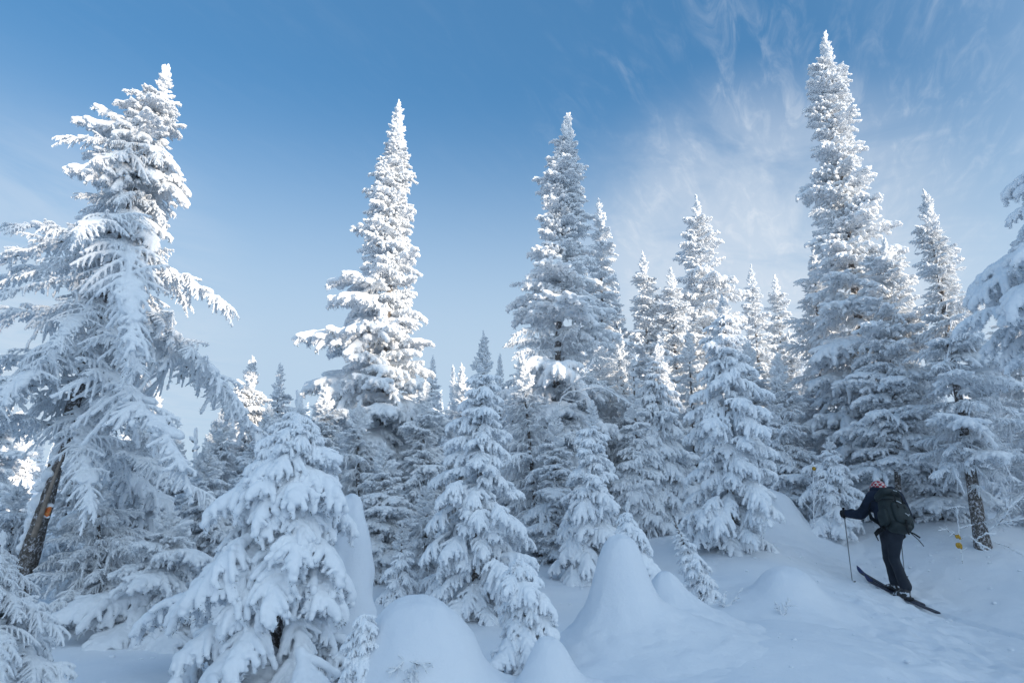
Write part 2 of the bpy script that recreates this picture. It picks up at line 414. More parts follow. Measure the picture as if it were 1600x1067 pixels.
_Wt = np.linalg.solve(_K, AR)
def wav(x, y, s, seed):
    P = np.stack([x.ravel(), y.ravel(), np.zeros(x.size)], 1); return value_noise(P, seed, 3, s).reshape(x.shape)
def gh(x, y):
    x = np.asarray(x, float); y = np.asarray(y, float)
    z = base_h(x, y)
    near = (np.abs(x) < 20) & (y > -2) & (y < 25)
    add = np.zeros_like(z)
    xs, ys = x[near], y[near]
    if xs.size:
        K = np.exp(-((xs[:, None] - AX[None]) ** 2 + (ys[:, None] - AY[None]) ** 2) / (2 * SG * SG)); add[near] = K @ _Wt
    z = z + add
    # the drift right of the snow cone: a soft lip with a trough behind it
    lip = sstep(.8, 1.6, x) * sstep(3.6, 2.9, x) * sstep(6.75, 6.35, y) * sstep(3.6, 5.5, y)
    z = z + lip * 0.10
    # packed ski track that climbs past the skier
    b_ = at(1345, 893, 10.9); c_ = at(1250, 860, 14); a = at(1560, 1066, 5.0); a = a + (a - b_) * .8
    def segd(p, q):
        d = (q - p).to_2d(); l = d.length; d /= l
        t_ = np.clip((x - p.x) * d.x + (y - p.y) * d.y, 0, l); return np.hypot(x - p.x - d.x * t_, y - p.y - d.y * t_)
    dist = np.minimum(segd(a, b_), segd(b_, c_)); w = sstep(1.25, .35, dist)
    z = z - .06 * w
    if xs.size > 1:
        z = z + w * (.055 * wav(x, y, 3.8, 21) + .040 * wav(x, y, 9, 22))
        dr = (at(1448, 945, 9.55) - at(1343, 893, 11.0)).to_2d().normalized()
        for q in (at(1399, 921, 10.12), at(1414, 930, 9.80)):
            al = (x - q.x) * dr.x + (y - q.y) * dr.y; pe = (x - q.x) * dr.y - (y - q.y) * dr.x
            z = z - .038 * np.exp(-(pe / .055) ** 4) * sstep(-1.0, -.7, al) * sstep(9, 5, al)
    z = z + 0.10 * wav(x, y, .45, 3) * sstep(2, 6, np.hypot(x, y)) + 0.03 * wav(x, y, 1.7, 8) + .008 * wav(x, y, 6.0, 9)
    return z
def gz(x, y): return float(gh(np.array([x]), np.array([y]))[0])

def mono(lo, hi, n_lo, d_lo, d_hi, gl, gr):
    c = list(np.arange(d_lo, d_hi, n_lo)); a = d_lo; s = n_lo
    while a > lo: s *= gl; a -= s; c.insert(0, a)
    a = c[-1]; s = n_lo
    while a < hi: s *= gr; a += s; c.append(a)
    return np.array(c)
def build_ground():
    gx = mono(-500, 500, .035, -6.5, 9.5, 1.06, 1.06); gy = mono(-400, 700, .035, 2.2, 13.0, 1.08, 1.05)
    X, Yg = np.meshgrid(gx, gy, indexing='ij'); Z = gh(X, Yg)
    V = np.stack([X.ravel(), Yg.ravel(), Z.ravel()], 1); nx, ny = X.shape
    i = np.arange(nx * ny).reshape(nx, ny)
    Q = np.stack([i[:-1, :-1].ravel(), i[1:, :-1].ravel(), i[1:, 1:].ravel(), i[:-1, 1:].ravel()], 1)
    tag(link('snow_ground', mesh_from('snow_ground', V, Q, [M_ground])), kind='structure')

def mound(u, v, Y, r, H, p, label, skirt=(.22, 2.2, 2.4), ext=4.2, sink=.03, sx=1, seed=1, name='snow_mound', overhang=0, group='snow mounds', nsm=1.0):
    """buried shape: bell on the ground; top at pixel (u, v)"""
    t_ = at(u, v, Y); cx, cy = t_.x, Y
    H = t_.z - gz(cx, cy) if H is None else H
    nr, na = 46, 72; rr = (np.linspace(0, 1, nr) ** 1.15) * r * ext
    an = np.linspace(0, 2 * math.pi, na, endpoint=False)
    A, B_ = np.meshgrid(rr, an, indexing='ij')
    A0 = A; A = A * (1 + .09 * np.sin(B_ + seed * 2.1) + .07 * np.sin(2 * B_ + seed) + .03 * np.sin(5 * B_ + seed * .7))
    hh = H * (1 - skirt[0]) / (1 + (A / r) ** p) + (H * skirt[0] / (1 + (A / (r * skirt[1])) ** skirt[2]) * np.maximum(0, 1 - (A0 / (r * ext)) ** 2) ** 1.5 - sink * sstep(.3, 1, A0 / (r * ext)))
    X = cx + np.cos(B_) * A * sx; Yy = cy + np.sin(B_) * A
    if overhang:
        k = 1 + overhang * np.exp(-((hh - H * .62) / (H * .22)) ** 2); X = cx + (X - cx) * k; Yy = cy + (Yy - cy) * k
    if nsm > 2:
        kk = 1 + .045 * np.sin(hh * 19 + 2.2 * np.sin(B_)) + .05 * np.sin(hh * 8.3 + B_ * 2); X = cx + (X - cx) * kk; Yy = cy + (Yy - cy) * kk
    Z = gh(X, Yy) + hh + (.06 * nsm * wav(X, Yy, 1.0 / r, seed) + .035 * wav(X, Yy, 3.1 / r, seed + 5)) * H * (hh > 0)
    V = np.stack([X.ravel(), Yy.ravel(), Z.ravel()], 1)
    i = np.arange(nr * na).reshape(nr, na); j = np.roll(i, -1, 1)
    Q = np.stack([i[:-1].ravel(), i[1:].ravel(), j[1:].ravel(), j[:-1].ravel()], 1)
    base = Vector((cx, cy, gz(cx, cy))); V = V - np.array(base)
    return tag(link(name, mesh_from(name, V, Q, [M_ground]), loc=base), label, 'snow mound', group)

# ------------------------------------------------------------------ trees
def make_trunk(c, z0, z1, r0, r1, rng, n=None, sides=12, fmat=None):
    n = n or max(8, int((z1 - z0) / .16)); z = np.linspace(z0, z1, n); f = (z - z0) / (z1 - z0)
    P = np.array([c(q) for q in z]); rad = (r0 + (r1 - r0) * f ** .85) * (1 + .35 * np.exp(-f * n * .35) * (r0 > .05))
    V, Q = tube(P, rad, None, sides) if False else tube(P, rad, 0, sides)
    nrm = value_noise(V, 5, 2, 9) * .12; ctr = np.repeat(P, sides, 0); V = ctr + (V - ctr) * (1 + nrm[:, None])
    return V, Q
NB = 0
def tree(name, label, cat, group, tip, Y, prof, base=None, style='frost', seed=1, split=False, dens=1.0, bare_v=None, trunk_r=None, pitch=None,
         tuft_R=.30, curve=0.0, maxn=200, lenvar=.22, zmin_off=.0, tufts=True, mixstyle=None, Ybase=None, minR=.10, padmax=9.0):
    global NB
    rng = np.random.default_rng(seed + 1000)
    top = at(tip[0], tip[1], Y); Yb = Ybase or Y
    if base is None: bx, by = top.x, Yb
    else: p = at(base[0], base[1], Yb); bx, by = p.x, Yb
    bz = gz(bx, by) - .12
    Hh = top.z - bz
    root = empty(name, (bx, by, bz)); tag(root, label, cat, group)
    def c(z):  # local trunk line
        f = z / Hh; return ((top.x - bx) * f + curve * math.sin(math.pi * f), (top.y - by) * f, z)
    tr = trunk_r or .011 * Hh + .02
    V, Q = make_trunk(c, 0, Hh * (.985 if tufts else .86), tr, .012, rng)
    link('trunk', mesh_from('trunk', V, Q, [M_bark]), root)
    fn = prof if callable(prof) else None
    if fn: prof = [(0, 1)]
    pv = np.array([q[0] for q in prof], float); pl = np.array([q[1] for q in prof], float); pr = np.array([q[2] if len(q) > 2 else q[1] for q in prof], float)
    order = np.argsort(pv); pv, pl, pr = pv[order], pl[order], pr[order]
    def z2v(z):
        q = Vector((0, Y, z + bz)) - CAM; fy = q.y * math.cos(PITCH) + q.z * math.sin(PITCH); fz = -q.y * math.sin(PITCH) + q.z * math.cos(PITCH)
        return 533.5 - F * fz / fy
    def rad(z):
        if fn: return fn(z / Hh), fn(z / Hh)
        v = z2v(z); m = mpp(v, Y); return np.interp(v, pv, pl) * m, np.interp(v, pv, pr) * m
    if pitch is None:
        pitch = (lambda f, az: 28 - 42 * (1 - f) ** .7) if style != 'pad' else (lambda f, az: 12 - 42 * (1 - f))
    if style == 'pad' and tuft_R == .30: tuft_R = .14
    if tuft_R == .30: tuft_R = .24
    zs = []; z = Hh - .03; zb = .12 + zmin_off
    if bare_v is not None:
        zb = max(zb, at(0, bare_v, Y).z - bz)
    Rm = max(max(rad(q)) for q in np.linspace(zb, Hh, 20))
    while z > zb and len(zs) < 900:
        zs.append(z); RR = sum(rad(z)) / 2; z -= max(min(RR, padmax), .16 * min(Rm, padmax), minR) * min(1, padmax / max(RR, .01)) * .060 / dens
    if len(zs) > maxn:
        idx = np.linspace(0, len(zs) - 1, maxn).astype(int); zs = [zs[i] for i in idx]
    az = rng.uniform(0, 6.28); limbs = []
    # snow-caked leader at the very top
    if tufts:
        lo = LIB['tuft'][seed % len(LIB['tuft'])]; s0 = max(rad(Hh * .97)[0] * 2.2, .02 * Hh + .10)
        link('bough', lo[0], root, loc=c(Hh - s0 * .72), rot=(0, -R(84), rng.uniform(0, 6.28)), scale=(s0, s0 * .5, s0 * .5)); NB += 1
    for z in zs:
        az += 2.39996 + rng.normal(0, .25); f = z / Hh
        ph = pitch(f, az) + rng.normal(0, 7)
        rl, rr = rad(z); mR = (rl + rr) / 2; rl, rr = rad(min(Hh, max(z + math.sin(R(ph)) * mR * .75, .0))); cx = math.cos(az); RR = rl * max(0, -cx) ** 1.3 + rr * max(0, cx) ** 1.3 + (1 - abs(cx) ** 1.3) * min((rl + rr) / 2, 1.15 * min(rl, rr) + .1)
        RR = max(RR, .04)
        RR *= 1 + .09 * math.sin(z * 7.3 / max(Rm, .3) + seed * 1.7 + 1.5 * math.sin(az)) * (RR > .2)
        st = style if RR > tuft_R or not tufts else 'tuft'
        if mixstyle and st != 'tuft' and rng.random() < mixstyle[1](f): st = mixstyle[0]
        ln = RR * min(1.32, 1 + rng.normal(0, lenvar if st != 'tuft' else .14)) / max(.45, math.cos(R(ph))) * (1.0 if st != 'tuft' else .82)
        ln = max(ln, RR * .45)
        if st == 'tuft': ph += 14
        if style == 'plume' and st == 'frost' and ln > .95: st = 'limb'
        if st in ('plume', 'bare') and ln > .85: st = 'limb'
        off = 0.0; lz = 0.0
        if st == 'pad' and ln > padmax:
            l0 = padmax * rng.uniform(.72, 1.12); off = (ln - l0) * (1 if rng.random() < .72 else rng.uniform(.2, .8)); lz = math.sin(R(ph)) * off - .10 * off; ln = l0; limbs.append((c(z), az, off, lz))
        elif st == 'pad' and ln > .75: st = 'padl'
        m = LIB[st][rng.integers(len(LIB[st]))]
        wd = rng.uniform(.8, 1.15) * (1.0 if st != 'tuft' else .95) * (1.25 if RR < .5 and st == 'frost' else 1)
        sc = (ln, ln * wd * (1 if rng.random() < .5 else -1), ln * rng.uniform(.85, 1.2))
        p0 = c(z); p0 = (p0[0] + math.cos(az) * off * math.cos(R(ph)), p0[1] + math.sin(az) * off * math.cos(R(ph)), p0[2] + lz)
        kw = dict(loc=p0, rot=(rng.normal(0, .13), -R(ph), az), scale=sc)
        if split and st != 'tuft':
            b_ = link('bough', m[1], root, **kw); link('snow_load', m[2], b_)
        else: b_ = link('bough', m[0], root, **kw)
        NB += 1
    return root

build_lib()
build_ground()
build_bg()
FT = 'snow-covered firs of the clearing'
# --- the big ones
def p_left(f, az):      # right-hand limbs hang, left-hand limbs reach out flat
    c_ = math.cos(az)
    if f > .86: return 14
    return (-3 - 10 * (1 - f)) if c_ < -.2 else (-24 - 18 * (1 - f))
tree('rime_fir', 'tall leaning rime-coated tree with long feathery limbs at the left edge', 'tree', FT, (262, 118), 7.2,
     [(118, 10), (145, 24, 14), (175, 62, 26), (210, 96, 42), (250, 104, 58), (300, 118, 84), (345, 200, 105), (400, 240, 132), (480, 250, 170), (560, 260, 240), (640, 230, 285), (720, 160, 200), (800, 120, 140), (860, 80, 60)],
     base=(22, 905), style='plume', seed=3, tuft_R=.16, pitch=p_left, maxn=200, trunk_r=.10, dens=1.05, lenvar=.32, bare_v=680, mixstyle=('frost', lambda f: .10 if f < .58 else .55))
tree('spire_fir', 'tall sunlit narrow fir standing alone against the sky left of centre', 'tree', FT, (622, 168), 13,
     [(170, 8), (200, 15), (300, 36, 26), (400, 54, 34), (440, 78, 42), (500, 98, 52), (560, 112, 62), (640, 122, 75), (700, 110, 90), (800, 110)], base=(590, 850), style='frost', seed=1, maxn=230, lenvar=.2)
tree('spire_fir', 'tall broad fir in softer light at the centre of the view', 'tree', FT, (888, 186), 14,
     [(190, 8), (250, 28, 24), (320, 42, 36), (400, 58, 46), (470, 80, 62), (520, 96, 74), (600, 95, 95), (700, 90), (850, 90)], base=(858, 860), style='frost', seed=5, maxn=220, lenvar=.24, dens=1.05, mixstyle=('plume', lambda f: .5 if f < .45 else .1))
tree('spire_fir', 'slim sunlit fir close behind the right side of the tall central fir', 'tree', FT, (936, 318), 18,
     [(320, 6), (370, 18), (450, 27), (560, 40), (800, 55)], style='frost', seed=6, maxn=110)
tree('spire_fir', 'tallest fir with dark gaps in its spire, right of centre', 'tree', FT, (1289, 62), 13.5,
     [(64, 6), (110, 24, 20), (170, 34, 24), (260, 46, 36), (330, 56, 48), (400, 62, 62), (470, 76, 80), (540, 84, 95), (620, 92, 98), (740, 80, 80)], base=(1374, 770), style='frost', seed=7, maxn=240, lenvar=.26, bare_v=715, trunk_r=.135, mixstyle=('plume', lambda f: .55 if f < .5 else .1), dens=1.05)
tree('spire_fir', 'shaded fir with visible dark trunk just left of the tallest fir', 'tree', FT, (1272, 400), 15,
     [(400, 8), (460, 26), (540, 45), (640, 62), (730, 62), (820, 65)], base=(1296, 820), style='plume', seed=8, maxn=120, trunk_r=.12, dens=.8)
tree('rime_fir', 'fir with sunlit tip and bare scaly lower trunk at the right', 'tree', FT, (1447, 308), 11.3,
     [(310, 8), (360, 26, 20), (430, 30, 30), (480, 28, 52), (540, 50, 62), (600, 62, 85), (680, 65, 95), (745, 55, 80)], base=(1538, 868), style='frost', seed=9, maxn=150, bare_v=735, trunk_r=.105, lenvar=.35, mixstyle=('plume', lambda f: .65), dens=.85)
rg5 = np.random.default_rng(55); T5 = [o for o in bpy.data.objects if o.get('label', '').startswith('fir with sunlit tip')][0]
p5 = at(1447, 308, 11.3)
for k in range(26):
    z = rg5.uniform(.25, 2.3); H5 = p5.z - T5.location.z; f = z / H5; s5 = rg5.uniform(.16, .5)
    link('dead_limb', LIB['bare'][k % 3][0], T5, loc=((p5.x - T5.location.x) * f, 0, z), rot=(rg5.normal(0, .5), R(rg5.uniform(-25, 30)), rg5.uniform(0, 6.28)), scale=(s5, s5, s5))
tree('snowy_fir', 'near fir with heavy snow pads cut by the right edge of the view', 'tree', FT, (1668, 150), 6.2,
     [(150, 20), (215, 58), (285, 100), (365, 140), (430, 160), (500, 162), (560, 120), (640, 50)], base=(1790, 1080), style='pad', seed=10, maxn=220, dens=1.0, bare_v=545, split=True, trunk_r=.10, lenvar=.18, padmax=.55, pitch=lambda f, az: -12)
tree('rime_fir', 'dusky dense fir with sweeping limbs behind the bare trunk at the right edge', 'tree', FT, (1585, 480), 12.6,
     [(480, 10), (540, 60), (620, 95), (700, 115), (780, 110), (850, 90)], base=(1655, 850), style='plume', seed=31, maxn=130, dens=.9)
tree('snowy_fir', 'low snowy fir right behind the skier with limbs to the ground', 'tree', FT, (1420, 560), 12.9,
     [(560, 10), (620, 36), (700, 50), (760, 62), (815, 66)], base=(1470, 815), style='frost', seed=32, maxn=120)
tree('snowy_fir', 'snow-padded fir hanging over the head of the skier beside the thick trunk', 'tree', FT, (1385, 390), 12.4,
     [(392, 10), (420, 38), (480, 50), (560, 58), (640, 62), (700, 60), (740, 50)], base=(1402, 800), style='frost', seed=33, maxn=130, bare_v=735, trunk_r=.06, lenvar=.3)
tree('spire_fir', 'unseen tall fir added beyond the right edge of the view to shade the central fir', 'tree', FT, px_of(Vector((12.6, 4.2, 12.6))), 4.2, lambda f: .15 + 1.9 * (1 - f) ** .8, style='frost', seed=90, maxn=170)  # unseen fir, added so that its shadow softens the central fir
# --- middle distance
MT = 'snow-covered firs of the middle distance'
def mid(label, tip, Y, prof, seed, style='frost', **kw):
    return tree(kw.pop('name', 'snowy_fir'), label, 'tree', MT, tip, Y, prof, style=style, seed=seed, **kw)
mid('wide snow-padded fir beside the open slope left of the skier', (1130, 470), 10.6, [(472, 6), (510, 26), (560, 36), (620, 52), (700, 66), (770, 72), (840, 62), (880, 40)], 11, 'pad', base=(1146, 885), maxn=230, dens=1.0, padmax=.50, tuft_R=.16, split=True, lenvar=.28)
mid('full fir with even snowy tiers at the back of the clearing', (1026, 548), 14, [(550, 6), (600, 26), (660, 42), (730, 52), (800, 50)], 12, 'pad', base=(1022, 812), maxn=130, tuft_R=.16)
mid('slender snowy fir right behind the smooth snow cone', (926, 632), 10.2, [(634, 6), (690, 24), (760, 40), (820, 52), (880, 60), (905, 55)], 13, 'pad', base=(916, 905), maxn=120, tuft_R=.15)
mid('broad snow-laden fir left of the snow cone', (757, 527), 8.6, [(528, 6), (580, 18), (640, 36), (700, 52), (780, 72), (850, 82), (920, 78), (980, 50)], 14, 'pad', base=(742, 985), maxn=240, dens=1.0, padmax=.42, tuft_R=.15, split=True, lenvar=.28)
mid('frosted fir with paired tips at the skyline right of the gap on the left', (395, 563), 13.5, [(565, 6), (620, 24), (680, 40), (760, 60), (860, 75)], 15, maxn=120)
mid('small lit tip rising behind the frosted skyline fir on the left', (438, 573), 16, [(575, 5), (620, 16), (700, 36), (800, 45)], 16, maxn=90)
mid('drooping frosted fir in front of the foot of the sunlit spire', (560, 640), 10.5, [(642, 10), (690, 34), (760, 50), (840, 55)], 17, 'plume', base=(556, 930), maxn=110)
mid('frosted fir filling the gap right of the sunlit spire', (664, 600), 12, [(602, 6), (660, 28), (740, 45), (840, 52), (900, 50)], 18, maxn=110, mixstyle=('plume', lambda f: .5))
mid('narrow pale fir left of the broad snow-laden fir', (722, 575), 12.5, [(577, 6), (640, 22), (720, 40), (820, 50)], 19, 'plume', maxn=90)
mid('thinly frosted tree hanging between the two central firs', (815, 560), 12, [(562, 8), (620, 28), (720, 48), (820, 48), (860, 45)], 20, 'plume', base=(845, 850), maxn=120, dens=.7)
mid('shaded fir between the central tree and the smooth snow cone', (868, 640), 11.4, [(642, 6), (720, 30), (800, 45), (880, 50)], 21, base=(870, 890), maxn=110)
mid('thin frosted tree with open limbs right of the tall central fir', (968, 520), 15, [(522, 5), (600, 30), (700, 46), (800, 45)], 22, 'bare', maxn=90)
mid('small snowy fir at the foot of the two thin trunks', (1296, 690), 12.5, [(692, 6), (740, 34), (790, 46), (830, 42)], 23, 'pad', base=(1296, 834), maxn=90)
mid('frosted thicket fir right of the wide snow-padded fir', (1215, 560), 13.6, [(562, 8), (640, 32), (720, 46), (800, 50)], 24, maxn=110, mixstyle=('plume', lambda f: .5))
mid('rounded dark-bellied fir in the left thicket', (212, 665), 8.4, [(668, 8), (740, 50), (820, 85), (900, 110), (960, 105)], 25, 'pad', base=(200, 955), maxn=140, lenvar=.28)
mid('snowy fir behind the left thicket under the leaning tree', (322, 700), 9.5, [(702, 8), (760, 34), (840, 60), (920, 70)], 26, base=(318, 930), maxn=120, mixstyle=('plume', lambda f: .4))
mid('hazy fir seen through the limbs of the leaning tree', (246, 612), 17, [(614, 5), (660, 22), (740, 38), (840, 48)], 27, maxn=90)
mid('pale fir at the far left edge behind the leaning trunk', (-6, 560), 12, [(562, 8), (640, 40), (740, 60), (860, 70)], 28, maxn=100)
mid('frosted fir low behind the orange trail marker', (120, 690), 10, [(692, 8), (760, 40), (840, 62), (930, 70)], 29, 'plume', maxn=110)
mid('slim little fir right of the round-topped snow pillar', (628, 822), 8.8, [(824, 5), (860, 18), (900, 28), (945, 32)], 30, 'pad', base=(622, 955), maxn=70)
mid('frosted fir at the left edge behind the orange trail marker', (30, 760), 8.6, [(762, 8), (820, 50), (880, 80), (960, 90)], 51, 'plume', maxn=110)
mid('feathery frosted fir under the leaning limbs on the left', (150, 760), 7.4, [(762, 10), (820, 60), (880, 90), (940, 100), (990, 90)], 52, 'plume', base=(165, 985), maxn=120, dens=1.1)
mid('low fir with long flat boughs touching the snow in the left thicket', (262, 800), 7.0, [(802, 12), (860, 70), (920, 120), (980, 130)], 53, 'frost', base=(262, 1000), maxn=110)
mid('pale fir between the leaning tree and the large young fir', (350, 640), 11, [(642, 6), (700, 30), (780, 50), (860, 60)], 54, 'plume', maxn=110)
mid('fir behind the round-topped snow pillar', (600, 700), 10, [(702, 8), (760, 36), (840, 50), (920, 60)], 55, 'frost', maxn=100)
mid('frosted fir wedged behind the round-topped pillar and slim little fir', (668, 760), 9.6, [(762, 8), (820, 40), (900, 56), (945, 50)], 56, 'plume', maxn=90)
mid('thin frosted fir standing in front of the sunlit row', (1075, 520), 15.5, [(522, 5), (580, 22), (680, 40), (800, 50)], 57, 'plume', maxn=90)
mid('shaded fir behind the wide snow-padded fir', (1168, 540), 14.2, [(542, 8), (600, 26), (700, 46), (800, 55)], 58, 'frost', maxn=100)
mid('frosted fir left of the thick trunk behind the skier', (1335, 560), 14.8, [(562, 8), (620, 30), (700, 50), (790, 55)], 59, 'plume', maxn=100)
mid('low frosted fir in the gap left of the thin broken snag', (276, 690), 11.5, [(692, 8), (740, 34), (800, 55), (880, 66)], 81, 'frost', maxn=110)
mid('frosted fir with drooping rime just right of the thin broken snag', (338, 668), 12.2, [(670, 8), (720, 30), (800, 52), (880, 62)], 82, 'plume', maxn=110)
mid('pale fir squeezed between the paired tips and the large young fir', (420, 640), 10.6, [(642, 8), (700, 32), (780, 52), (860, 60)], 83, 'frost', maxn=110)
mid('frosted fir at the left foot of the sunlit spire', (508, 612), 11.6, [(614, 8), (680, 34), (760, 52), (860, 60)], 84, 'frost', maxn=110)
# --- foreground
GT = 'young snow-buried firs in the foreground'
tree('young_fir', 'large young fir with thick drooping snow pads in the left foreground', 'tree', GT, (468, 636), 5.4,
     [(638, 14), (680, 44), (740, 88, 76), (800, 122, 104), (900, 160, 122), (1000, 222, 136), (1080, 268, 150), (1200, 310, 180)], base=(412, 1240), style='pad', seed=2, split=True, maxn=296, tuft_R=.10, dens=1.75, lenvar=.2, padmax=.58, bare_v=1135,
     pitch=lambda f, az: 0 - 40 * (1 - f) ** .8, trunk_r=.05)
tree('young_fir', 'little bent fir weighed down by snow beside the snow cone', 'tree', GT, (806, 868), 4.9,
     [(868, 18), (900, 34, 40), (950, 38, 60), (1000, 50, 66), (1060, 60, 80), (1120, 70)], base=(836, 1150), style='pad', seed=41, split=True, maxn=90, tuft_R=.05, pitch=lambda f, az: -12 - 34 * (1 - f), dens=.8, padmax=.27, tufts=False)
tree('young_fir', 'tiny snow-smothered fir at the bottom left of the round mound', 'tree', GT, (570, 952), 4.3,
     [(952, 14), (1000, 30), (1060, 42), (1120, 60)], base=(572, 1180), style='pad', seed=42, split=True, maxn=80, tuft_R=.05, pitch=lambda f, az: -10 - 34 * (1 - f), padmax=.22, tufts=False)
tree('young_fir', 'leaning sapling fir in the trough below the wide fir', 'tree', GT, (1052, 812), 8.0,
     [(812, 3), (840, 12), (880, 28), (920, 40), (950, 44)], base=(1118, 955), style='pad', seed=43, split=True, maxn=64, tuft_R=.05)
tree('young_fir', 'small drooping fir peeking from behind the right side of the snow cone', 'tree', GT, (978, 795), 6.6,
     [(796, 10), (830, 30), (870, 48), (900, 52)], base=(1000, 905), style='pad', seed=44, split=True, maxn=44, tuft_R=.05, pitch=lambda f, az: -25 - 20 * (1 - f))
tree('rime_fir', 'feathery rime-coated limbs of a tree in the bottom left corner', 'tree', GT, (0, 846), 3.9,
     [(848, 10), (900, 60), (960, 95), (1020, 120), (1080, 140)], base=(-20, 1200), style='plume', seed=45, maxn=60, tuft_R=.05, dens=.7, pitch=lambda f, az: -25 - 25 * (1 - f))
# --- narrow far firs whose tips show
for i, (lb, u, v, Y, w) in enumerate([
    ('sunlit far fir tip left of the paired tips in the centre gap', 676, 558, 22, 34), ('tiny far fir tip in the centre gap, right of its sunlit neighbour', 708, 573, 24, 22),
    ('curled sunlit tip behind the broad snow-laden fir', 781, 556, 20, 30), ('sunlit far fir just right of the slim lit fir', 961, 428, 21, 34), ('bright-sided fir, first of the row right of the central firs', 1005, 399, 18.5, 50),
    ('fir with warm sunlit flank, second of the row right of the central firs', 1048, 422, 18, 52), ('tall pointed fir, highest of the row between the two tallest spires', 1088, 313, 19, 62), ('slim twin fir, left one of the pair on the skyline', 1173, 418, 21, 40),
    ('slim twin fir, right one of the pair on the skyline', 1211, 434, 21.5, 46), ('bushy pale fir filling the foot of the skyline pair', 1232, 520, 18, 50), ('far fir under the trees at the right edge', 1560, 540, 18, 55)]):
    tree('far_fir', lb, 'tree', 'far firs on the skyline', (u, v), Y, [(v, 3), (v + 30, w * .28), (v + 80, w * .52), (v + 160, w * .85), (v + 280, w * 1.05)], style='frost', seed=60 + i, maxn=110, lenvar=.26)
# --- the stand behind
rng = np.random.default_rng(77)
SKY_U = [-300, 0, 60, 160, 250, 300, 350, 450, 560, 660, 790, 850, 960, 1050, 1140, 1230, 1300, 1380, 1450, 1600, 1900]
SKY_V = [560, 590, 650, 640, 640, 690, 640, 620, 590, 590, 580, 560, 500, 480, 520, 540, 560, 540, 580, 590, 560]
fill = []
tries = 0
while len(fill) < 200 and tries < 9000:
    tries += 1
    Y = 13.5 + 27 * rng.random() ** 1.3; u = rng.uniform(-260, 1860)
    x = at(u, 700, Y).x; gzz = gz(x, Y)
    v = np.interp(u, SKY_U, SKY_V) + 8 + rng.exponential(34)
    h = at(u, v, Y).z - gzz
    if h < 1.6: continue
    if h > 7.5: continue
    if any((x - q[0]) ** 2 + (Y - q[1]) ** 2 < (.7 if Y < 25 else .5) for q in fill): continue
    fill.append((x, Y, gzz, h, u))
proto = {}
LAND = [(40, 'the orange trail marker'), (250, 'the leaning tree'), (395, 'the paired frosted tips'), (470, 'the large young fir'), (610, 'the sunlit spire'), (700, 'the centre gap tips'), (757, 'the broad snow-laden fir'),
        (880, 'the tall central fir'), (960, 'the slim lit fir'), (1030, 'the even-tiered fir'), (1130, 'the wide snow-padded fir'), (1210, 'the slim twin firs'), (1290, 'the tallest fir'), (1400, 'the skier'), (1470, 'the scaly trunk'), (1590, 'the heavy right-edge fir')]
for i, (x, Y, g0, h, u) in enumerate(fill):
    root = empty('background_fir', (x, Y, g0 - .15)); root.rotation_euler = (0, 0, rng.uniform(0, 6.28))
    near_ = min(LAND, key=lambda q: abs(q[0] - u)); where = 'left' if near_[0] < 520 else ('middle' if near_[0] < 1080 else 'right'); row = 'front row' if Y < 19 else ('middle row' if Y < 27 else 'back row')
    tag(root, ('frosted far fir %s, %s, %s %s' % ('tall' if h > 5 else ('mid-sized' if h > 3.6 else 'short'), row, 'left of' if u < near_[0] else 'right of', near_[1])), 'tree', 'background firs, ' + where)
    w = h * rng.uniform(.34, .5)
    link('crown', BG[i % 5], root, scale=(w, w, h + .15))
    if 'trunk' not in proto:
        V, Q = make_trunk(lambda z: (0, 0, z), 0, .93, .016, .003, rng, 12, 7); proto['trunk'] = mesh_from('far_trunk', V, Q, [M_bark])
    link('trunk', proto['trunk'], root, scale=(h, h, h))
for i in range(34):  # unseen firs added along the crest to break up the ridge's shadow edge
    l_ = -30 + 58 * (i + rng.uniform(-.4, .4)) / 34; d_ = rng.normal(-2, 3.5)
    x = 44 + SUN_AZ.x * d_ - SUN_AZ.y * l_; Y = -6 + SUN_AZ.y * d_ + SUN_AZ.x * l_; h = rng.uniform(2.2, 4.6)
    root = empty('ridge_shade_fir', (x, Y, gz(x, Y) - .15)); tag(root, 'unseen snow-covered fir added on the ridge crest to break up its shadow', 'tree', 'unseen firs added along the ridge')
    link('crown', BG[i % 5], root, scale=(h * .45, h * .45, h)); link('trunk', proto['trunk'], root, scale=(h, h, h))
# --- buried shapes
mound(966, 836, 5.55, .205, None, 5.0, 'smooth cone of snow over a buried stump in the centre foreground', seed=2, skirt=(.44, 2.7, 2.3), nsm=.35, ext=7)
mound(652, 934, 4.5, .35, None, 4.0, 'round bread-loaf mound of snow at the bottom left of centre', seed=3, overhang=.10, skirt=(.12, 1.7, 3))
mound(543, 788, 6.5, .245, None, 6.0, 'tall round-topped snow pillar behind the large young fir', seed=4, overhang=.10, skirt=(.1, 1.7, 3), nsm=2.2)
mound(1034, 892, 6.05, .17, None, 3.0, 'low snow shoulder running down behind the right side of the snow cone', seed=11, skirt=(.5, 3.0, 2.2), ext=7)
mound(1228, 888, 7.9, .33, None, 5.0, 'low flat-topped snow hump left of the skier', seed=5)
mound(858, 998, 4.45, .15, None, 3.5, 'snow lump burying the foot of the little bent fir', seed=6)
mound(1345, 738, 14.5, .42, None, 4.0, 'snow-capped boulder left of the thick trunk behind the skier', seed=7)
mound(1400, 752, 14.2, .40, None, 3.5, 'snow-capped boulder right of the thick trunk behind the skier', seed=8)
mound(1212, 765, 12.6, .40, None, 3.5, 'snow hump under the frosted thicket fir', seed=9)
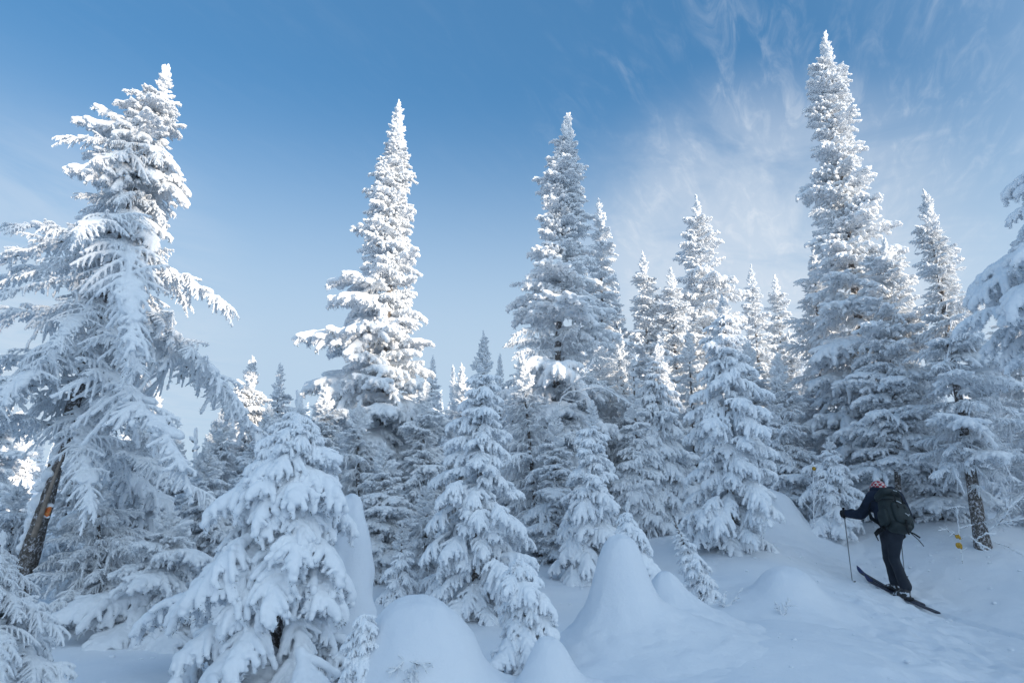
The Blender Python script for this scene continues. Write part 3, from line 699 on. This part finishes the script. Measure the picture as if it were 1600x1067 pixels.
# ------------------------------------------------------------------ the skier and what they carry
def simple(name, col, rough=.7, spec=.2, nsc=None, namt=.3, bmp=None):
    m, t, b = mat(name, rough, spec)
    if nsc:
        c2 = tuple(min(1, c * (1 + namt)) for c in col); c1 = tuple(c * (1 - namt) for c in col)
        t.links.new(mramp(t, mnoise(t, nsc, 4), [(.3, c1), (.7, c2)]), b.inputs['Base Color'])
    else: b.inputs['Base Color'].default_value = (*col, 1)
    if bmp: bump(t, b, mnoise(t, bmp[0], 4), bmp[1], bmp[2])
    return m
M_jacket = simple('jacket_cloth', (.016, .024, .044), .75, .2, 6, .3, (12, .5, .02))
M_trous = simple('trouser_cloth', (.024, .030, .042), .7, .25, 5, .3, (10, .5, .02))
M_pack = simple('pack_cloth', (.022, .032, .034), .65, .3, 9, .25, (60, .3, .004))
M_strap = simple('strap_webbing', (.010, .012, .014), .7)
M_light = simple('pale_print', (.55, .58, .60), .5)
M_skin = simple('skin', (.50, .30, .22), .5)
M_glove = simple('glove_leather', (.012, .013, .016), .6, .3)
M_boot = simple('boot_shell', (.02, .02, .024), .4, .5)
M_bootsnow = simple('boot_frost', (.55, .58, .62), .8)
M_metal = simple('pole_metal', (.18, .18, .19), .35, .5)
M_grip = simple('grip_rubber', (.012, .012, .013), .8)
M_ski = simple('ski_topsheet', (.020, .024, .045), .3, .5, 4, .4)
M_skiblue = simple('ski_tip_blue', (.012, .024, .11), .3, .5)
M_skiedge = simple('ski_edge', (.32, .33, .35), .4, .5)
m, t, b = mat('knit_wool', .9, .1)          # red and white knitted pattern
tcx = t.nodes.new('ShaderNodeTexCoord'); mp = t.nodes.new('ShaderNodeMapping'); mp.inputs['Scale'].default_value = (24, 24, 30); t.links.new(tcx.outputs['Object'], mp.inputs[0])
ck = t.nodes.new('ShaderNodeTexChecker'); ck.inputs['Scale'].default_value = 1.0; ck.inputs['Color1'].default_value = (.42, .05, .07, 1); ck.inputs['Color2'].default_value = (.66, .58, .55, 1)
t.links.new(mp.outputs[0], ck.inputs['Vector']); t.links.new(ck.outputs[0], b.inputs['Base Color']); bump(t, b, mnoise(t, 90, 2), .6, .004); M_knit = m

def limb(pts, step=.35):
    """[(Vector, radius)] -> balls along the chain"""
    out = []
    for (p, r), (q, r2) in zip(pts[:-1], pts[1:]):
        n = max(2, int((q - p).length / (step * min(r, r2))))
        for i in range(n + 1):
            f = i / n; c = p.lerp(q, f); out.append((c.x, c.y, c.z, (r + (r2 - r) * f) * .80, 1.0))
    return out
def blob_obj(name, balls, h, mats, parent, na=0, nsc=8, seed=1, origin=None, matfn=None):
    V, Q = blobs_mesh(balls, h, na, nsc, seed); mi = None
    if matfn is not None: mi = matfn(V[Q].mean(1))
    V = V - np.array(origin)
    me = mesh_from(name, V, Q, mats, mi); return link(name, me, parent)
def squircle(name, size, e, mats, parent, loc, rot=None, taper=0.0, na=.0, seg=28, flat=1.0):
    """rounded box (superquadric), size = half extents, taper narrows the top"""
    u_ = np.linspace(-math.pi, math.pi, seg * 2, endpoint=False); v_ = np.linspace(-math.pi / 2, math.pi / 2, seg)
    U, Vv = np.meshgrid(u_, v_, indexing='ij'); pw = lambda a, k: np.sign(a) * np.abs(a) ** k
    X = size[0] * pw(np.cos(Vv), e) * pw(np.cos(U), e); Y_ = size[1] * pw(np.cos(Vv), e) * pw(np.sin(U), e); Z = size[2] * pw(np.sin(Vv), e)
    k = 1 - taper * (Z / size[2] * .5 + .5); X = X * k; Y_ = Y_ * k
    V = np.stack([X.ravel(), Y_.ravel(), Z.ravel()], 1)
    if na: V *= (1 + na * value_noise(V, 3, 3, 9))[:, None]
    i = np.arange(U.size).reshape(U.shape); j = np.roll(i, -1, 0)
    Q = np.stack([i[:, :-1].ravel(), j[:, :-1].ravel(), j[:, 1:].ravel(), i[:, 1:].ravel()], 1)
    return link(name, mesh_from(name, V, Q, mats), parent, loc, rot)
def rod(name, pts, r0, r1, m, parent, origin=Vector((0, 0, 0)), sides=10):
    P = np.array([tuple(Vector(p) - origin) for p in pts]); V, Q = tube(P, r0, r1, sides)
    return link(name, mesh_from(name, V, Q, [m]), parent)
def ribbon(name, pts, w, th, nrm, m, parent, origin=Vector((0, 0, 0))):
    """flat strap along pts, width w, thickness th, facing nrm"""
    P = [Vector(p) - origin for p in pts]; V = []; Q = []
    for i, p in enumerate(P):
        d = (P[min(i + 1, len(P) - 1)] - P[max(i - 1, 0)]).normalized(); s = d.cross(Vector(nrm)).normalized() * w / 2; n_ = s.cross(d).normalized() * th / 2
        V += [p - s - n_, p + s - n_, p + s + n_, p - s + n_]
        if i: a = 4 * i - 4; Q += [(a + k, a + (k + 1) % 4, a + 4 + (k + 1) % 4, a + 4 + k) for k in range(4)]
    Q += [(3, 2, 1, 0), tuple(4 * len(P) - 4 + k for k in range(4))]
    return link(name, mesh_from(name, [tuple(v) for v in V], Q, [m], smooth=False), parent)

footL = at(1399, 921, 10.12); footR = at(1414, 930, 9.80)
O = Vector((footL.x, 10.0, gz(footL.x, 10.0)))
sk = empty('person', O)
tag(sk, 'backpacker on skis in dark clothes and a red and white knit hat, climbing away uphill', 'person')
J = dict(hipL=at(1386, 830, 10.06), hipR=at(1400, 830, 9.98), pelvis=at(1394, 824, 10.02), waist=at(1388, 806, 10.10), chest=at(1384, 785, 10.22), neck=at(1378, 770, 10.32),
         head=at(1374, 767, 10.40), shL=at(1366, 777, 10.26), shR=at(1400, 777, 10.22), elL=at(1345, 804, 10.34), haL=at(1322, 802, 10.55), elR=at(1418, 806, 10.36), haR=at(1408, 826, 10.62),
         knL=at(1388, 872, 10.28), knR=at(1397, 873, 10.08), anL=at(1400, 912, 10.12), anR=at(1416, 919, 9.80))
D = -O
# body: one continuous figure under the clothes
bod = limb([(J['head'], .085), (J['neck'], .055), (J['chest'], .13), (J['waist'], .12), (J['pelvis'], .13)]) + [(J['head'].x, J['head'].y + .01, J['head'].z, .088, 1.15)]
bod += limb([(J['chest'], .09), (J['shL'], .058), (J['elL'], .042), (J['haL'], .03)]) + limb([(J['chest'], .09), (J['shR'], .058), (J['elR'], .042), (J['haR'], .03)])
for s_ in 'LR': bod += limb([(J['pelvis'], .09), (J['hip' + s_], .072), (J['kn' + s_], .05), (J['an' + s_], .04)])
fw = Vector((-.16, .98, 0)).normalized()
for sx in (-1, 1):   # ears, and a nose pointing up the slope
    e = J['head'] + Vector((sx * .09, 0, -.01)); bod.append((e.x, e.y, e.z, .018, 1.4))
nz = J['head'] + fw * .108 + Vector((0, 0, -.015)); bod.append((nz.x, nz.y, nz.z, .018, 1.2))
blob_obj('body', bod, .014, [M_skin], sk, origin=O)
for sx in (-1, 1):
    e = J['head'] + fw * .088 + Vector((sx * .032, 0, .018)); squircle('eye', (.012, .010, .009), 1, [M_light], sk, e - O)
squircle('mouth', (.024, .008, .006), 1, [simple('lips', (.35, .12, .10))], sk, J['head'] + fw * .094 + Vector((0, 0, -.05)) - O)
# jacket: torso and both sleeves
jk = limb([(J['neck'] + Vector((0, 0, -.01)), .082), (J['chest'], .185), (J['waist'], .165), (J['pelvis'] + Vector((0, 0, .04)), .158)])
for s_ in 'LR': jk += limb([(J['chest'].lerp(J['sh' + s_], .5), .13), (J['sh' + s_], .098), (J['el' + s_], .066), (J['ha' + s_].lerp(J['el' + s_], .12), .058)])
blob_obj('jacket', jk, .013, [M_jacket], sk, na=.55, nsc=9, origin=O)
hd = [(J['neck'].x + .13 * math.cos(a), J['neck'].y - .03 + .10 * math.sin(a), J['neck'].z + .035 + .012 * math.sin(a), .045, 1) for a in np.linspace(0, 6.28, 18)]
blob_obj('collar', hd, .012, [M_jacket], sk, na=.3, origin=O)
tr = limb([(J['pelvis'], .150), (J['pelvis'] + Vector((0, 0, -.05)), .130)])
for s_ in 'LR': tr += limb([(J['hip' + s_], .090), (J['kn' + s_], .066), (J['kn' + s_].lerp(J['an' + s_], .5), .062), (J['an' + s_] + Vector((0, 0, .01)), .076)])
blob_obj('trousers', tr, .013, [M_trous], sk, na=.6, nsc=8, seed=4, origin=O)
# hat: knitted dome with a rolled brim
hp = J['head'] + Vector((-.01, .0, .012))
ht = empty('hat', hp - O); ht.parent = sk
squircle('crown', (.112, .122, .108), 1, [M_knit], ht, (0, 0, .03), na=.04, seg=24)
br = np.array([(.112 * math.cos(a), .122 * math.sin(a), -.02) for a in np.linspace(0, 2 * math.pi, 30)]); V, Q = tube(br, .020, .020, 8); link('brim', mesh_from('brim', V, Q, [M_knit]), ht)
# boots
for s_, f in (('L', footL), ('R', footR)):
    an = J['an' + s_]; g0 = Vector((f.x, f.y, gz(f.x, f.y) + .05)); toe = g0 + fw * .17
    bb = limb([(an, .062), (g0 + Vector((0, 0, .03)), .060), (toe, .048)]) + limb([(g0 - fw * .05, .052), (g0, .055)])
    blob_obj('boot', bb, .010, [M_boot, M_bootsnow], sk, na=.3, nsc=14, origin=O,
             matfn=lambda c: ((value_noise(c, 5, 2, 22) > .18) & (c[:, 2] < g0.z + .06)).astype(int))
# gloves: palm, four unequal fingers and a thumb, closed round the pole grip
def glove(hand, elbow, axis):
    ax = axis.normalized(); fore = (hand - elbow).normalized(); side = ax.cross(fore).normalized(); fore = side.cross(ax).normalized()
    pal = limb([(hand - fore * .05, .040), (hand, .044)]) + limb([(hand + ax * .030, .032), (hand - ax * .035, .030)])
    balls = pal
    for k, (o_, ln) in enumerate(((.036, .95), (.012, 1.05), (-.012, 1.0), (-.034, .82))):
        c0 = hand + ax * o_ + side * .030 + fore * .02
        balls = balls + limb([(c0, .0165), (c0 + (fore * .045 - side * .004) * ln, .0155), (c0 + (fore * .058 - side * .042) * ln, .0145), (c0 + (fore * .028 - side * .060) * ln, .013)])
    t0 = hand + ax * .045 - side * .012
    balls = balls + limb([(t0, .018), (t0 + fore * .035 - side * .022, .016), (t0 + fore * .055 - side * .010 - ax * .012, .014)])
    blob_obj('glove', balls, .0065, [M_glove], sk, origin=O)
    cf = limb([(hand - fore * .065, .050), (hand - fore * .11, .052)]); blob_obj('cuff', cf, .010, [M_glove], sk, origin=O)
    return hand + fore * .032
tipL = at(1333, 918, 10.15); tipL.z = gz(tipL.x, tipL.y) - .03
tipR = at(1409, 862, 10.75); tipR.z = gz(tipR.x, tipR.y) - .03
for hand, elb, tip, lb in ((J['haL'], J['elL'], tipL, 'thin grey ski pole planted left of the skier'), (J['haR'], J['elR'], tipR, 'ski pole half hidden in front of the legs of the skier')):
    g0 = glove(hand, elb, hand - tip); d = (g0 - tip).normalized(); top = g0 + d * .075
    po = empty('ski_pole', tip); tag(po, lb, 'ski pole', 'ski poles')
    rod('shaft', [tip, top - d * .05], .0055, .0085, M_metal, po, tip)
    rod('grip', [g0 - d * .075, g0 + d * .05, top, top + d * .02], .0150, .0185, M_grip, po, tip)
    c_ = tip + d * .06; rng_ = [(c_ + Vector((.042 * math.cos(a), .042 * math.sin(a), 0))) for a in np.linspace(0, 2 * math.pi, 18)]
    rod('basket', rng_, .006, .006, M_grip, po, tip, 6)
    rod('wrist_strap', [top, top - d * .06 + fw * -.05, g0 - d * .05 - fw * .04, g0 - d * .02], .005, .005, M_strap, po, tip, 6)
# skis
for (tp, tl, sx, lb) in ((at(1343, 893, 11.0), at(1448, 945, 9.55), -1, 'dark ski with a blue tip, the upper one, under the left boot'), (at(1356, 910, 10.6), at(1472, 959, 9.22), 1, 'dark ski with a blue tip, the lower one, under the right boot')):
    n = 40; V = []; Q = []; MI = []
    p0 = Vector((tp.x, tp.y, 0)); p1 = Vector((tl.x, tl.y, 0)); f0 = footL if sx < 0 else footR
    dr = (p1 - p0).normalized(); sd = Vector((-dr.y, dr.x, 0)); c0 = Vector((f0.x, f0.y, 0)); off = (c0 - p0).dot(sd); p0 += sd * off; p1 += sd * off
    zA = gz(p0.x, p0.y); zB = gz(p1.x, p1.y); zM = gz(f0.x, f0.y)
    lens = (p1 - p0).length; tm = (c0 - p0).dot(dr) / lens
    org = Vector((f0.x, f0.y, zM)); ski = empty('ski', org); tag(ski, lb, 'ski', 'pair of skis')
    def zline(t_): return (zA + (zM - zA) * t_ / tm if t_ < tm else zM + (zB - zM) * (t_ - tm) / (1 - tm)) + .012
    def strip(name, t0, t1, mats, thick=.012, wadd=0, dz=0):
        V = []; Q = []; nn = max(3, int((t1 - t0) * n) + 2)
        for i in range(nn):
            t_ = t0 + (t1 - t0) * i / (nn - 1); c = p0.lerp(p1, t_)
            w = (.034 - .009 * math.sin(math.pi * min(1, max(0, (t_ - .08) / .86)))) * min(1, (t_ / .07) ** .5 + .08) * min(1, (max(0, 1 - t_) / .02) ** .5 + .5) + wadd
            z = zline(t_) + .065 * max(0, 1 - t_ / .12) ** 2 + dz
            for s1, z1 in ((-1, 0), (1, 0), (1, thick), (-1, thick)): V.append(tuple(Vector((c.x + sd.x * w * s1, c.y + sd.y * w * s1, z + z1)) - org))
            if i: a = 4 * i - 4; Q += [(a + k, a + (k + 1) % 4, a + 4 + (k + 1) % 4, a + 4 + k) for k in range(4)]
        Q += [(3, 2, 1, 0), tuple(4 * nn - 4 + k for k in range(4))]
        return link(name, mesh_from(name, V, Q, mats, smooth=False), ski)
    strip('tip', 0, .10, [M_skiblue]); strip('deck', .102, 1, [M_ski]); strip('edge', .02, .99, [M_skiedge], .005, .0025, -.007)
    squircle('binding', (.035, .06, .022), .5, [M_boot], ski, Vector((f0.x, f0.y, zM + .035)) + fw * .12 - org, (0, 0, math.atan2(dr.y, dr.x) + R(90)))
    squircle('heel_piece', (.032, .04, .02), .5, [M_boot], ski, Vector((f0.x, f0.y, zM + .035)) - fw * .10 - org, (0, 0, math.atan2(dr.y, dr.x) + R(90)))
# backpack: local frame x = to the right, y = away from the back (towards us), z = along the spine
bo = at(1396, 800, 9.93)
spine_v = (at(1384, 766, 10.22) - at(1404, 832, 9.92)).normalized(); back_v = Vector((.16, -.98, 0)); xr = spine_v.cross(back_v).normalized() * -1; back_v = xr.cross(spine_v) * -1
if back_v.y > 0: back_v = -back_v
xr = back_v.cross(spine_v).normalized()
if xr.x < 0: xr = -xr
Mx = Matrix((xr, -back_v, spine_v)).transposed()      # columns: right, forward, up
bp = empty('backpack', bo); bp.rotation_euler = Mx.to_euler(); bp.scale = (.97, 1, .92)
tag(bp, 'dark green-grey hiking backpack with hanging straps on the back of the skier', 'backpack')
squircle('main_bag', (.195, .125, .29), .62, [M_pack], bp, (0, 0, -.01), taper=.10, na=.05)
squircle('top_lid', (.165, .135, .075), .60, [M_pack], bp, (-.01, .01, .272), (R(-12), 0, 0), na=.05)
squircle('front_pocket', (.135, .05, .175), .60, [M_pack], bp, (.015, -.115, -.07), na=.05)
squircle('bottom_pocket', (.165, .10, .075), .65, [M_pack], bp, (.01, -.02, -.26), na=.05)
for sx in (-1, 1):
    squircle('side_pocket', (.045, .085, .13), .6, [M_pack], bp, (sx * .190, .0, -.13), na=.05)
    ribbon('shoulder_strap', [(sx * .10, .12, .24), (sx * .13, .20, .26), (sx * .145, .30, .16), (sx * .16, .27, .0), (sx * .17, .13, -.16)], .055, .012, (sx * .3, 0, 1), M_strap, bp)
    ribbon('compression_strap', [(sx * .06, -.165, .10), (sx * .12, -.135, .13), (sx * .185, -.06, .15), (sx * .20, .05, .15)], .018, .006, (0, -1, .2), M_strap, bp)
    ribbon('hip_belt', [(sx * .15, .08, -.25), (sx * .205, .14, -.27), (sx * .20, .24, -.29), (sx * .10, .33, -.30)], .07, .014, (sx, -.2, 0), M_strap, bp)
ribbon('hanging_strap', [(-.19, .05, -.25), (-.235, .02, -.30), (-.27, -.01, -.345)], .045, .014, (0, -1, 0), M_strap, bp)
ribbon('hanging_strap', [(.20, .03, -.27), (.245, 0, -.31), (.30, -.02, -.37)], .024, .008, (0, -1, 0), M_strap, bp)
ribbon('hanging_strap', [(.22, .03, -.29), (.27, -.01, -.40), (.315, -.02, -.50)], .010, .006, (0, -1, 0), M_strap, bp)
ribbon('lid_strap', [(-.05, -.13, .27), (-.052, -.165, .18), (-.05, -.155, .05), (-.045, -.172, -.02)], .022, .006, (0, -1, 0), M_strap, bp)
ribbon('lid_strap', [(.06, -.13, .27), (.062, -.165, .18), (.06, -.155, .05), (.055, -.172, -.02)], .022, .006, (0, -1, 0), M_strap, bp)
ribbon('tail_strap', [(.02, -.168, -.20), (.02, -.14, -.30), (.025, -.13, -.42)], .030, .006, (0, -1, 0), M_strap, bp)
ribbon('pale_cord', [(-.075, -.142, .115), (-.02, -.172, .085), (.015, -.178, .062)], .010, .005, (0, -1, 0), M_light, bp)
# small pale emblem like a spread-winged bird on the front pocket
P = []
for t_ in np.linspace(-1, 1, 13): P.append((.075 + .034 * t_, -.171 + .006 * abs(t_), -.115 + .022 * abs(t_) ** 1.4 - .004 * t_))
ribbon('emblem', P, .008, .003, (0, -1, 0), M_light, bp)
ribbon('emblem', [(.062, -.172, -.124), (.075, -.173, -.134), (.09, -.172, -.122)], .006, .003, (0, -1, 0), M_light, bp)
for i, (du, dv) in enumerate(((-.02, .30), (.0, .298), (.022, .295))): squircle('lid_patch', (.009, .004, .006), .6, [M_light], bp, (du + .02, -.13, dv))

# ------------------------------------------------------------------ trail marks, dead branches, twigs
def branchy(name, label, cat, stems, group=None, seed=1, rime=.010, wood=.010, subn=4, subl=.35, parent_loc=None, droop=.05, thinwood=True):
    """bare twigs with rime: stems = list of world polylines"""
    rg = np.random.default_rng(seed); org = Vector(stems[0][0]); root = empty(name, org); tag(root, label, cat, group)
    for st in stems:
        P = np.array([tuple(Vector(p) - org) for p in st]); tt = np.linspace(0, len(P) - 1, 14); i0 = np.minimum(tt.astype(int), len(P) - 2)
        P = P[i0] + (P[i0 + 1] - P[i0]) * (tt - i0)[:, None]; P[1:-1] += rg.normal(0, .006, P[1:-1].shape)
        Ln = np.linalg.norm(np.diff(P, axis=0), axis=1).sum()
        parts = [tube(P, wood, wood * .35, 6)]; bl = []
        lines = [(P, rime)]
        for k in range(subn):
            j = int(3 + (10 * k) / max(subn, 1)); d = P[min(j + 1, 13)] - P[j]; d /= np.linalg.norm(d); r_ = rg.normal(0, 1, 3); r_ -= r_.dot(d) * d; r_ /= np.linalg.norm(r_)
            q = spine(P[j], d * .8 + r_ * .9, Ln * subl * rg.uniform(.5, 1.1) * (1.1 - j / 16), droop, 7, rg, .03); parts.append(tube(q, wood * .4, wood * .2, 4)); lines.append((q, rime * .7))
        for q, r_ in lines:
            seg = np.linalg.norm(np.diff(q, axis=0), axis=1).sum()
            for f in np.linspace(0, 1, max(4, int(seg / (r_ * .8)))):
                if rg.random() < .12: continue
                i = f * (len(q) - 1) * .9999; a = int(i); p = q[a] + (q[a + 1] - q[a]) * (i - a); bl.append((*(p + np.array([0, 0, r_ * .8])), r_ * rg.uniform(.7, 1.2), .9))
        V, Q, M = combine([(x, 0) for x in parts]); b_ = link('branch', mesh_from('branch', V, Q, [M_twig]), root)
        if bl:
            V, Q = blobs_mesh(bl, rime * .55, .5, 40, seed); link('rime', mesh_from('rime', V, Q, [M_rime]), b_)
    return root
def gp(u, v, Y, dz=0): p = at(u, v, Y); return p + Vector((0, 0, dz))
def ground_at(u, Y): x = at(u, 850, Y).x; return Vector((x, Y, gz(x, Y)))
g = ground_at(1214, 7.2)
branchy('bare_shrub', 'tiny frosted twig poking from the drift below the flat-topped hump', 'shrub', [[g - Vector((0, 0, .05)), g + Vector((.03, 0, .10)), gp(1236, 938, 7.2)], [g, g + Vector((-.03, .02, .07)), gp(1210, 940, 7.25)]], seed=3, rime=.008, wood=.006, subn=7, subl=.5)
g = at(640, 1040, 4.15)
branchy('bare_shrub', 'dark needle twigs poking out low on the front of the round loaf mound', 'shrub', [[g + Vector((0, .12, -.05)), g + Vector((-.03, -.02, .02)), g + Vector((-.10, -.08, -.02))], [g + Vector((0, .12, -.04)), g + Vector((.04, -.02, .03)), g + Vector((.10, -.08, .0))], [g + Vector((0, .12, -.05)), g + Vector((0, -.04, -.02)), g + Vector((.02, -.10, -.06))]], seed=21, rime=.006, wood=.006, subn=12, subl=.5)
g = ground_at(1128, 7.6)
branchy('bare_shrub', 'frosted bare twig beside the foot of the leaning sapling fir', 'shrub', [[g, gp(1140, 945, 7.6), gp(1160, 920, 7.6)], [g, gp(1128, 935, 7.6), gp(1135, 925, 7.6)], [g, gp(1118, 930, 7.7)]], seed=4, rime=.009, wood=.006, subn=6, subl=.4)
branchy('fallen_branch', 'frosted dead branch reaching right from the foot of the bare scaly trunk', 'branch', [[gp(1545, 828, 11), gp(1562, 817, 10.9), gp(1600, 810, 10.8), gp(1650, 800, 10.7)], [gp(1562, 817, 10.9), gp(1580, 790, 10.9), gp(1598, 776, 10.9)], [gp(1562, 817, 10.9), gp(1575, 800, 10.8), gp(1572, 778, 10.8)]], seed=5, rime=.012, wood=.012, subn=5, subl=.3)
branchy('fallen_branch', 'pale thin dead branch lying across the snow at the foot of the bare scaly trunk', 'branch', [[gp(1516, 838, 10.7), gp(1530, 850, 10.6), gp(1550, 860, 10.5)], [gp(1528, 842, 10.7), gp(1540, 834, 10.6), gp(1556, 834, 10.6)], [gp(1532, 852, 10.6), gp(1536, 858, 10.6), gp(1542, 862, 10.6)]], seed=6, rime=.011, wood=.008, subn=3, subl=.3)
branchy('fallen_branch', 'long thin frosted twig trailing over the snow at the right edge', 'branch', [[gp(1552, 846, 10.7), gp(1570, 852, 10.6), gp(1590, 862, 10.4), gp(1612, 874, 10.2)]], seed=7, rime=.008, wood=.006, subn=3, subl=.2)
# sapling with yellow tape
g = ground_at(1500, 10.8); top = gp(1494, 792, 10.8)
sp = branchy('bare_sapling', 'thin bare sapling with yellow tape at its foot, right of the skier', 'sapling', [[g - Vector((0, 0, .05)), g.lerp(top, .5), top], [g.lerp(top, .45), gp(1478, 826, 10.8), gp(1466, 829, 10.7)], [g.lerp(top, .6), gp(1512, 822, 10.8), gp(1520, 820, 10.8)], [top, gp(1480, 795, 10.8)], [top, gp(1508, 793, 10.9)], [g.lerp(top, .4), gp(1508, 838, 10.7)]], seed=8, rime=.007, wood=.008, subn=3, subl=.25)
M_yel = simple('yellow_tape', (.46, .27, .04), .6, .2, 40, .5)
for (u, v, s_) in ((1496, 838, .8), (1498, 852, 1.15)):
    c = at(u, v, 10.76); bl = [(c.x + .012 * q, c.y - .008, c.z + .009 * math.sin(q * 2), .019 * s_, 1.5) for q in (-2, -1, 0, 1, 2)] + [(c.x + .03, c.y - .01, c.z - .03 * s_, .013, 1.8)]
    o = blob_obj('tape_knot', bl, .008, [M_yel], sp, na=.6, nsc=30, origin=sp.location)
g = ground_at(1272, 12.2); top = gp(1271, 722, 12.2)
sp2 = branchy('bare_sapling', 'thin frosted stem with a tiny yellow mark left of the thin trunks', 'sapling', [[g, g.lerp(top, .5), top], [top, gp(1262, 740, 12.2)], [g.lerp(top, .7), gp(1288, 748, 12.2)]], seed=9, rime=.010, wood=.010, subn=8, subl=.3)
c = at(1272, 732, 12.15); blob_obj('tape_knot', [(c.x + .012 * q, c.y, c.z, .022, 1.3) for q in (-1, 0, 1)], .008, [M_yel], sp2, na=.5, nsc=30, origin=sp2.location)
# snow-crusted trail marker on the leaning trunk
c = at(65, 796, 7.0)
mk = empty('trail_marker', c); tag(mk, 'snow-crusted orange and yellow trail marker plate on the leaning trunk', 'sign')
m, t, b = mat('marker_paint', .6, .3)
t.links.new(mramp(t, mnoise(t, 11, 3, .5), [(.36, (.72, .74, .77)), (.47, (.70, .38, .12)), (.56, (.62, .10, .03)), (.64, (.70, .42, .08)), (.72, (.73, .74, .76))]), b.inputs['Base Color'])
squircle('plate', (.105, .014, .062), .35, [m], mk, (0, 0, 0), (0, R(14), R(-12)))
bl = [(x_, -.005, .055 - .25 * x_ + .006 * math.sin(x_ * 90), .026, .8) for x_ in np.linspace(-.10, .09, 12)] + [(x_, -.01, -.05 - .25 * x_, .018, .8) for x_ in np.linspace(-.10, .08, 8)] + [(-.105, -.01, z_, .022, 1) for z_ in np.linspace(-.03, .06, 5)]
blob_obj('snow_cap', bl, .007, [M_rime], mk, na=.6, nsc=30, origin=Vector((0, 0, 0)))
# splintered pole leaning by the left trunk, and a snag on the skyline
P = [at(44, 860, 7.05), at(72, 780, 7.0), at(104, 690, 6.95)]
pl_ = empty('broken_trunk', P[0]); tag(pl_, 'splintered pale trunk leaning against the leaning rime-coated tree', 'dead tree')
rod('trunk', [at(14, 960, 7.1)] + P, .075, .045, M_bark, pl_, P[0], 12)
M_split = simple('split_wood', (.27, .22, .18), .8, .2, 12, .4)
rod('split_wood', [at(52, 838, 6.97), at(78, 765, 6.93), at(100, 705, 6.90)], .028, .012, M_split, pl_, P[0], 6)
rg = np.random.default_rng(5); bl = []
for f in np.linspace(0, 1, 60):
    q = P[0].lerp(P[2], f); bl.append((q.x - .05 + rg.normal(0, .02), q.y + rg.normal(0, .03), q.z + .03, rg.uniform(.02, .045), 1))
blob_obj('rime', bl, .013, [M_rime], pl_, na=.8, nsc=20, origin=P[0])
g = ground_at(300, 15); top = at(306, 668, 15)
branchy('dead_snag', 'thin broken snag with stubs showing against the sky at the left gap', 'dead tree', [[g, g.lerp(top, .5), top], [top - Vector((0, 0, .5)), top - Vector((-.10, 0, .44))], [top - Vector((0, 0, .3)), top - Vector((.10, 0, .24))], [top - Vector((0, 0, .9)), top - Vector((-.14, 0, .8))]], seed=12, rime=.035, wood=.045, subn=3, subl=.08)
# long bare limb that reaches out left of the central fir, and others against the sky
branchy('bare_limb', 'thin bare limb arching across in front of the central fir', 'branch', [[at(846, 700, 12.9), at(880, 615, 12.8), at(940, 605, 12.6), at(985, 632, 12.4)], [at(880, 615, 12.8), at(910, 590, 12.7), at(930, 560, 12.6)]], seed=13, rime=.016, wood=.012, subn=6, subl=.3)

# ------------------------------------------------------------------ lumps of snow fallen from the boughs
rg = np.random.default_rng(91); VV = []; QQ = []; o_ = 0
base_v, base_q = blobs_mesh([(0, 0, 0, .8, .8), (.5, .2, 0, .5, .8)], .34, .5, 1.5, 3)
spots = [(at(u, v, Y).x, Y) for u, v, Y in ((1010, 820, 14), (1140, 890, 9.6), (1290, 840, 12), (740, 985, 7.7), (900, 905, 9.6), (1530, 870, 10.4), (1450, 820, 12), (800, 1000, 6.2), (120, 1000, 6.2), (1230, 850, 11), (560, 1000, 5.6), (1400, 990, 8.2), (1100, 1010, 5.6))]
for k in range(620):
    sx, sy = spots[rg.integers(len(spots))]; x = sx + rg.normal(0, .8); y = sy + rg.normal(0, .7); r_ = .008 + .03 * rg.random() ** 3
    a_ = rg.uniform(0, 6.28); c_, s_ = math.cos(a_), math.sin(a_); M_ = np.array([[c_, -s_, 0], [s_, c_, 0], [0, 0, .7]]) * r_
    VV.append(base_v @ M_.T + np.array([x, y, gz(x, y) + r_ * .15])); QQ.append(base_q + o_); o_ += len(base_v)
tag(link('snow_clumps', mesh_from('snow_clumps', np.concatenate(VV), np.concatenate(QQ), [M_ground])), 'small lumps of snow fallen from the boughs onto the smooth snow', 'snow', kind='stuff')
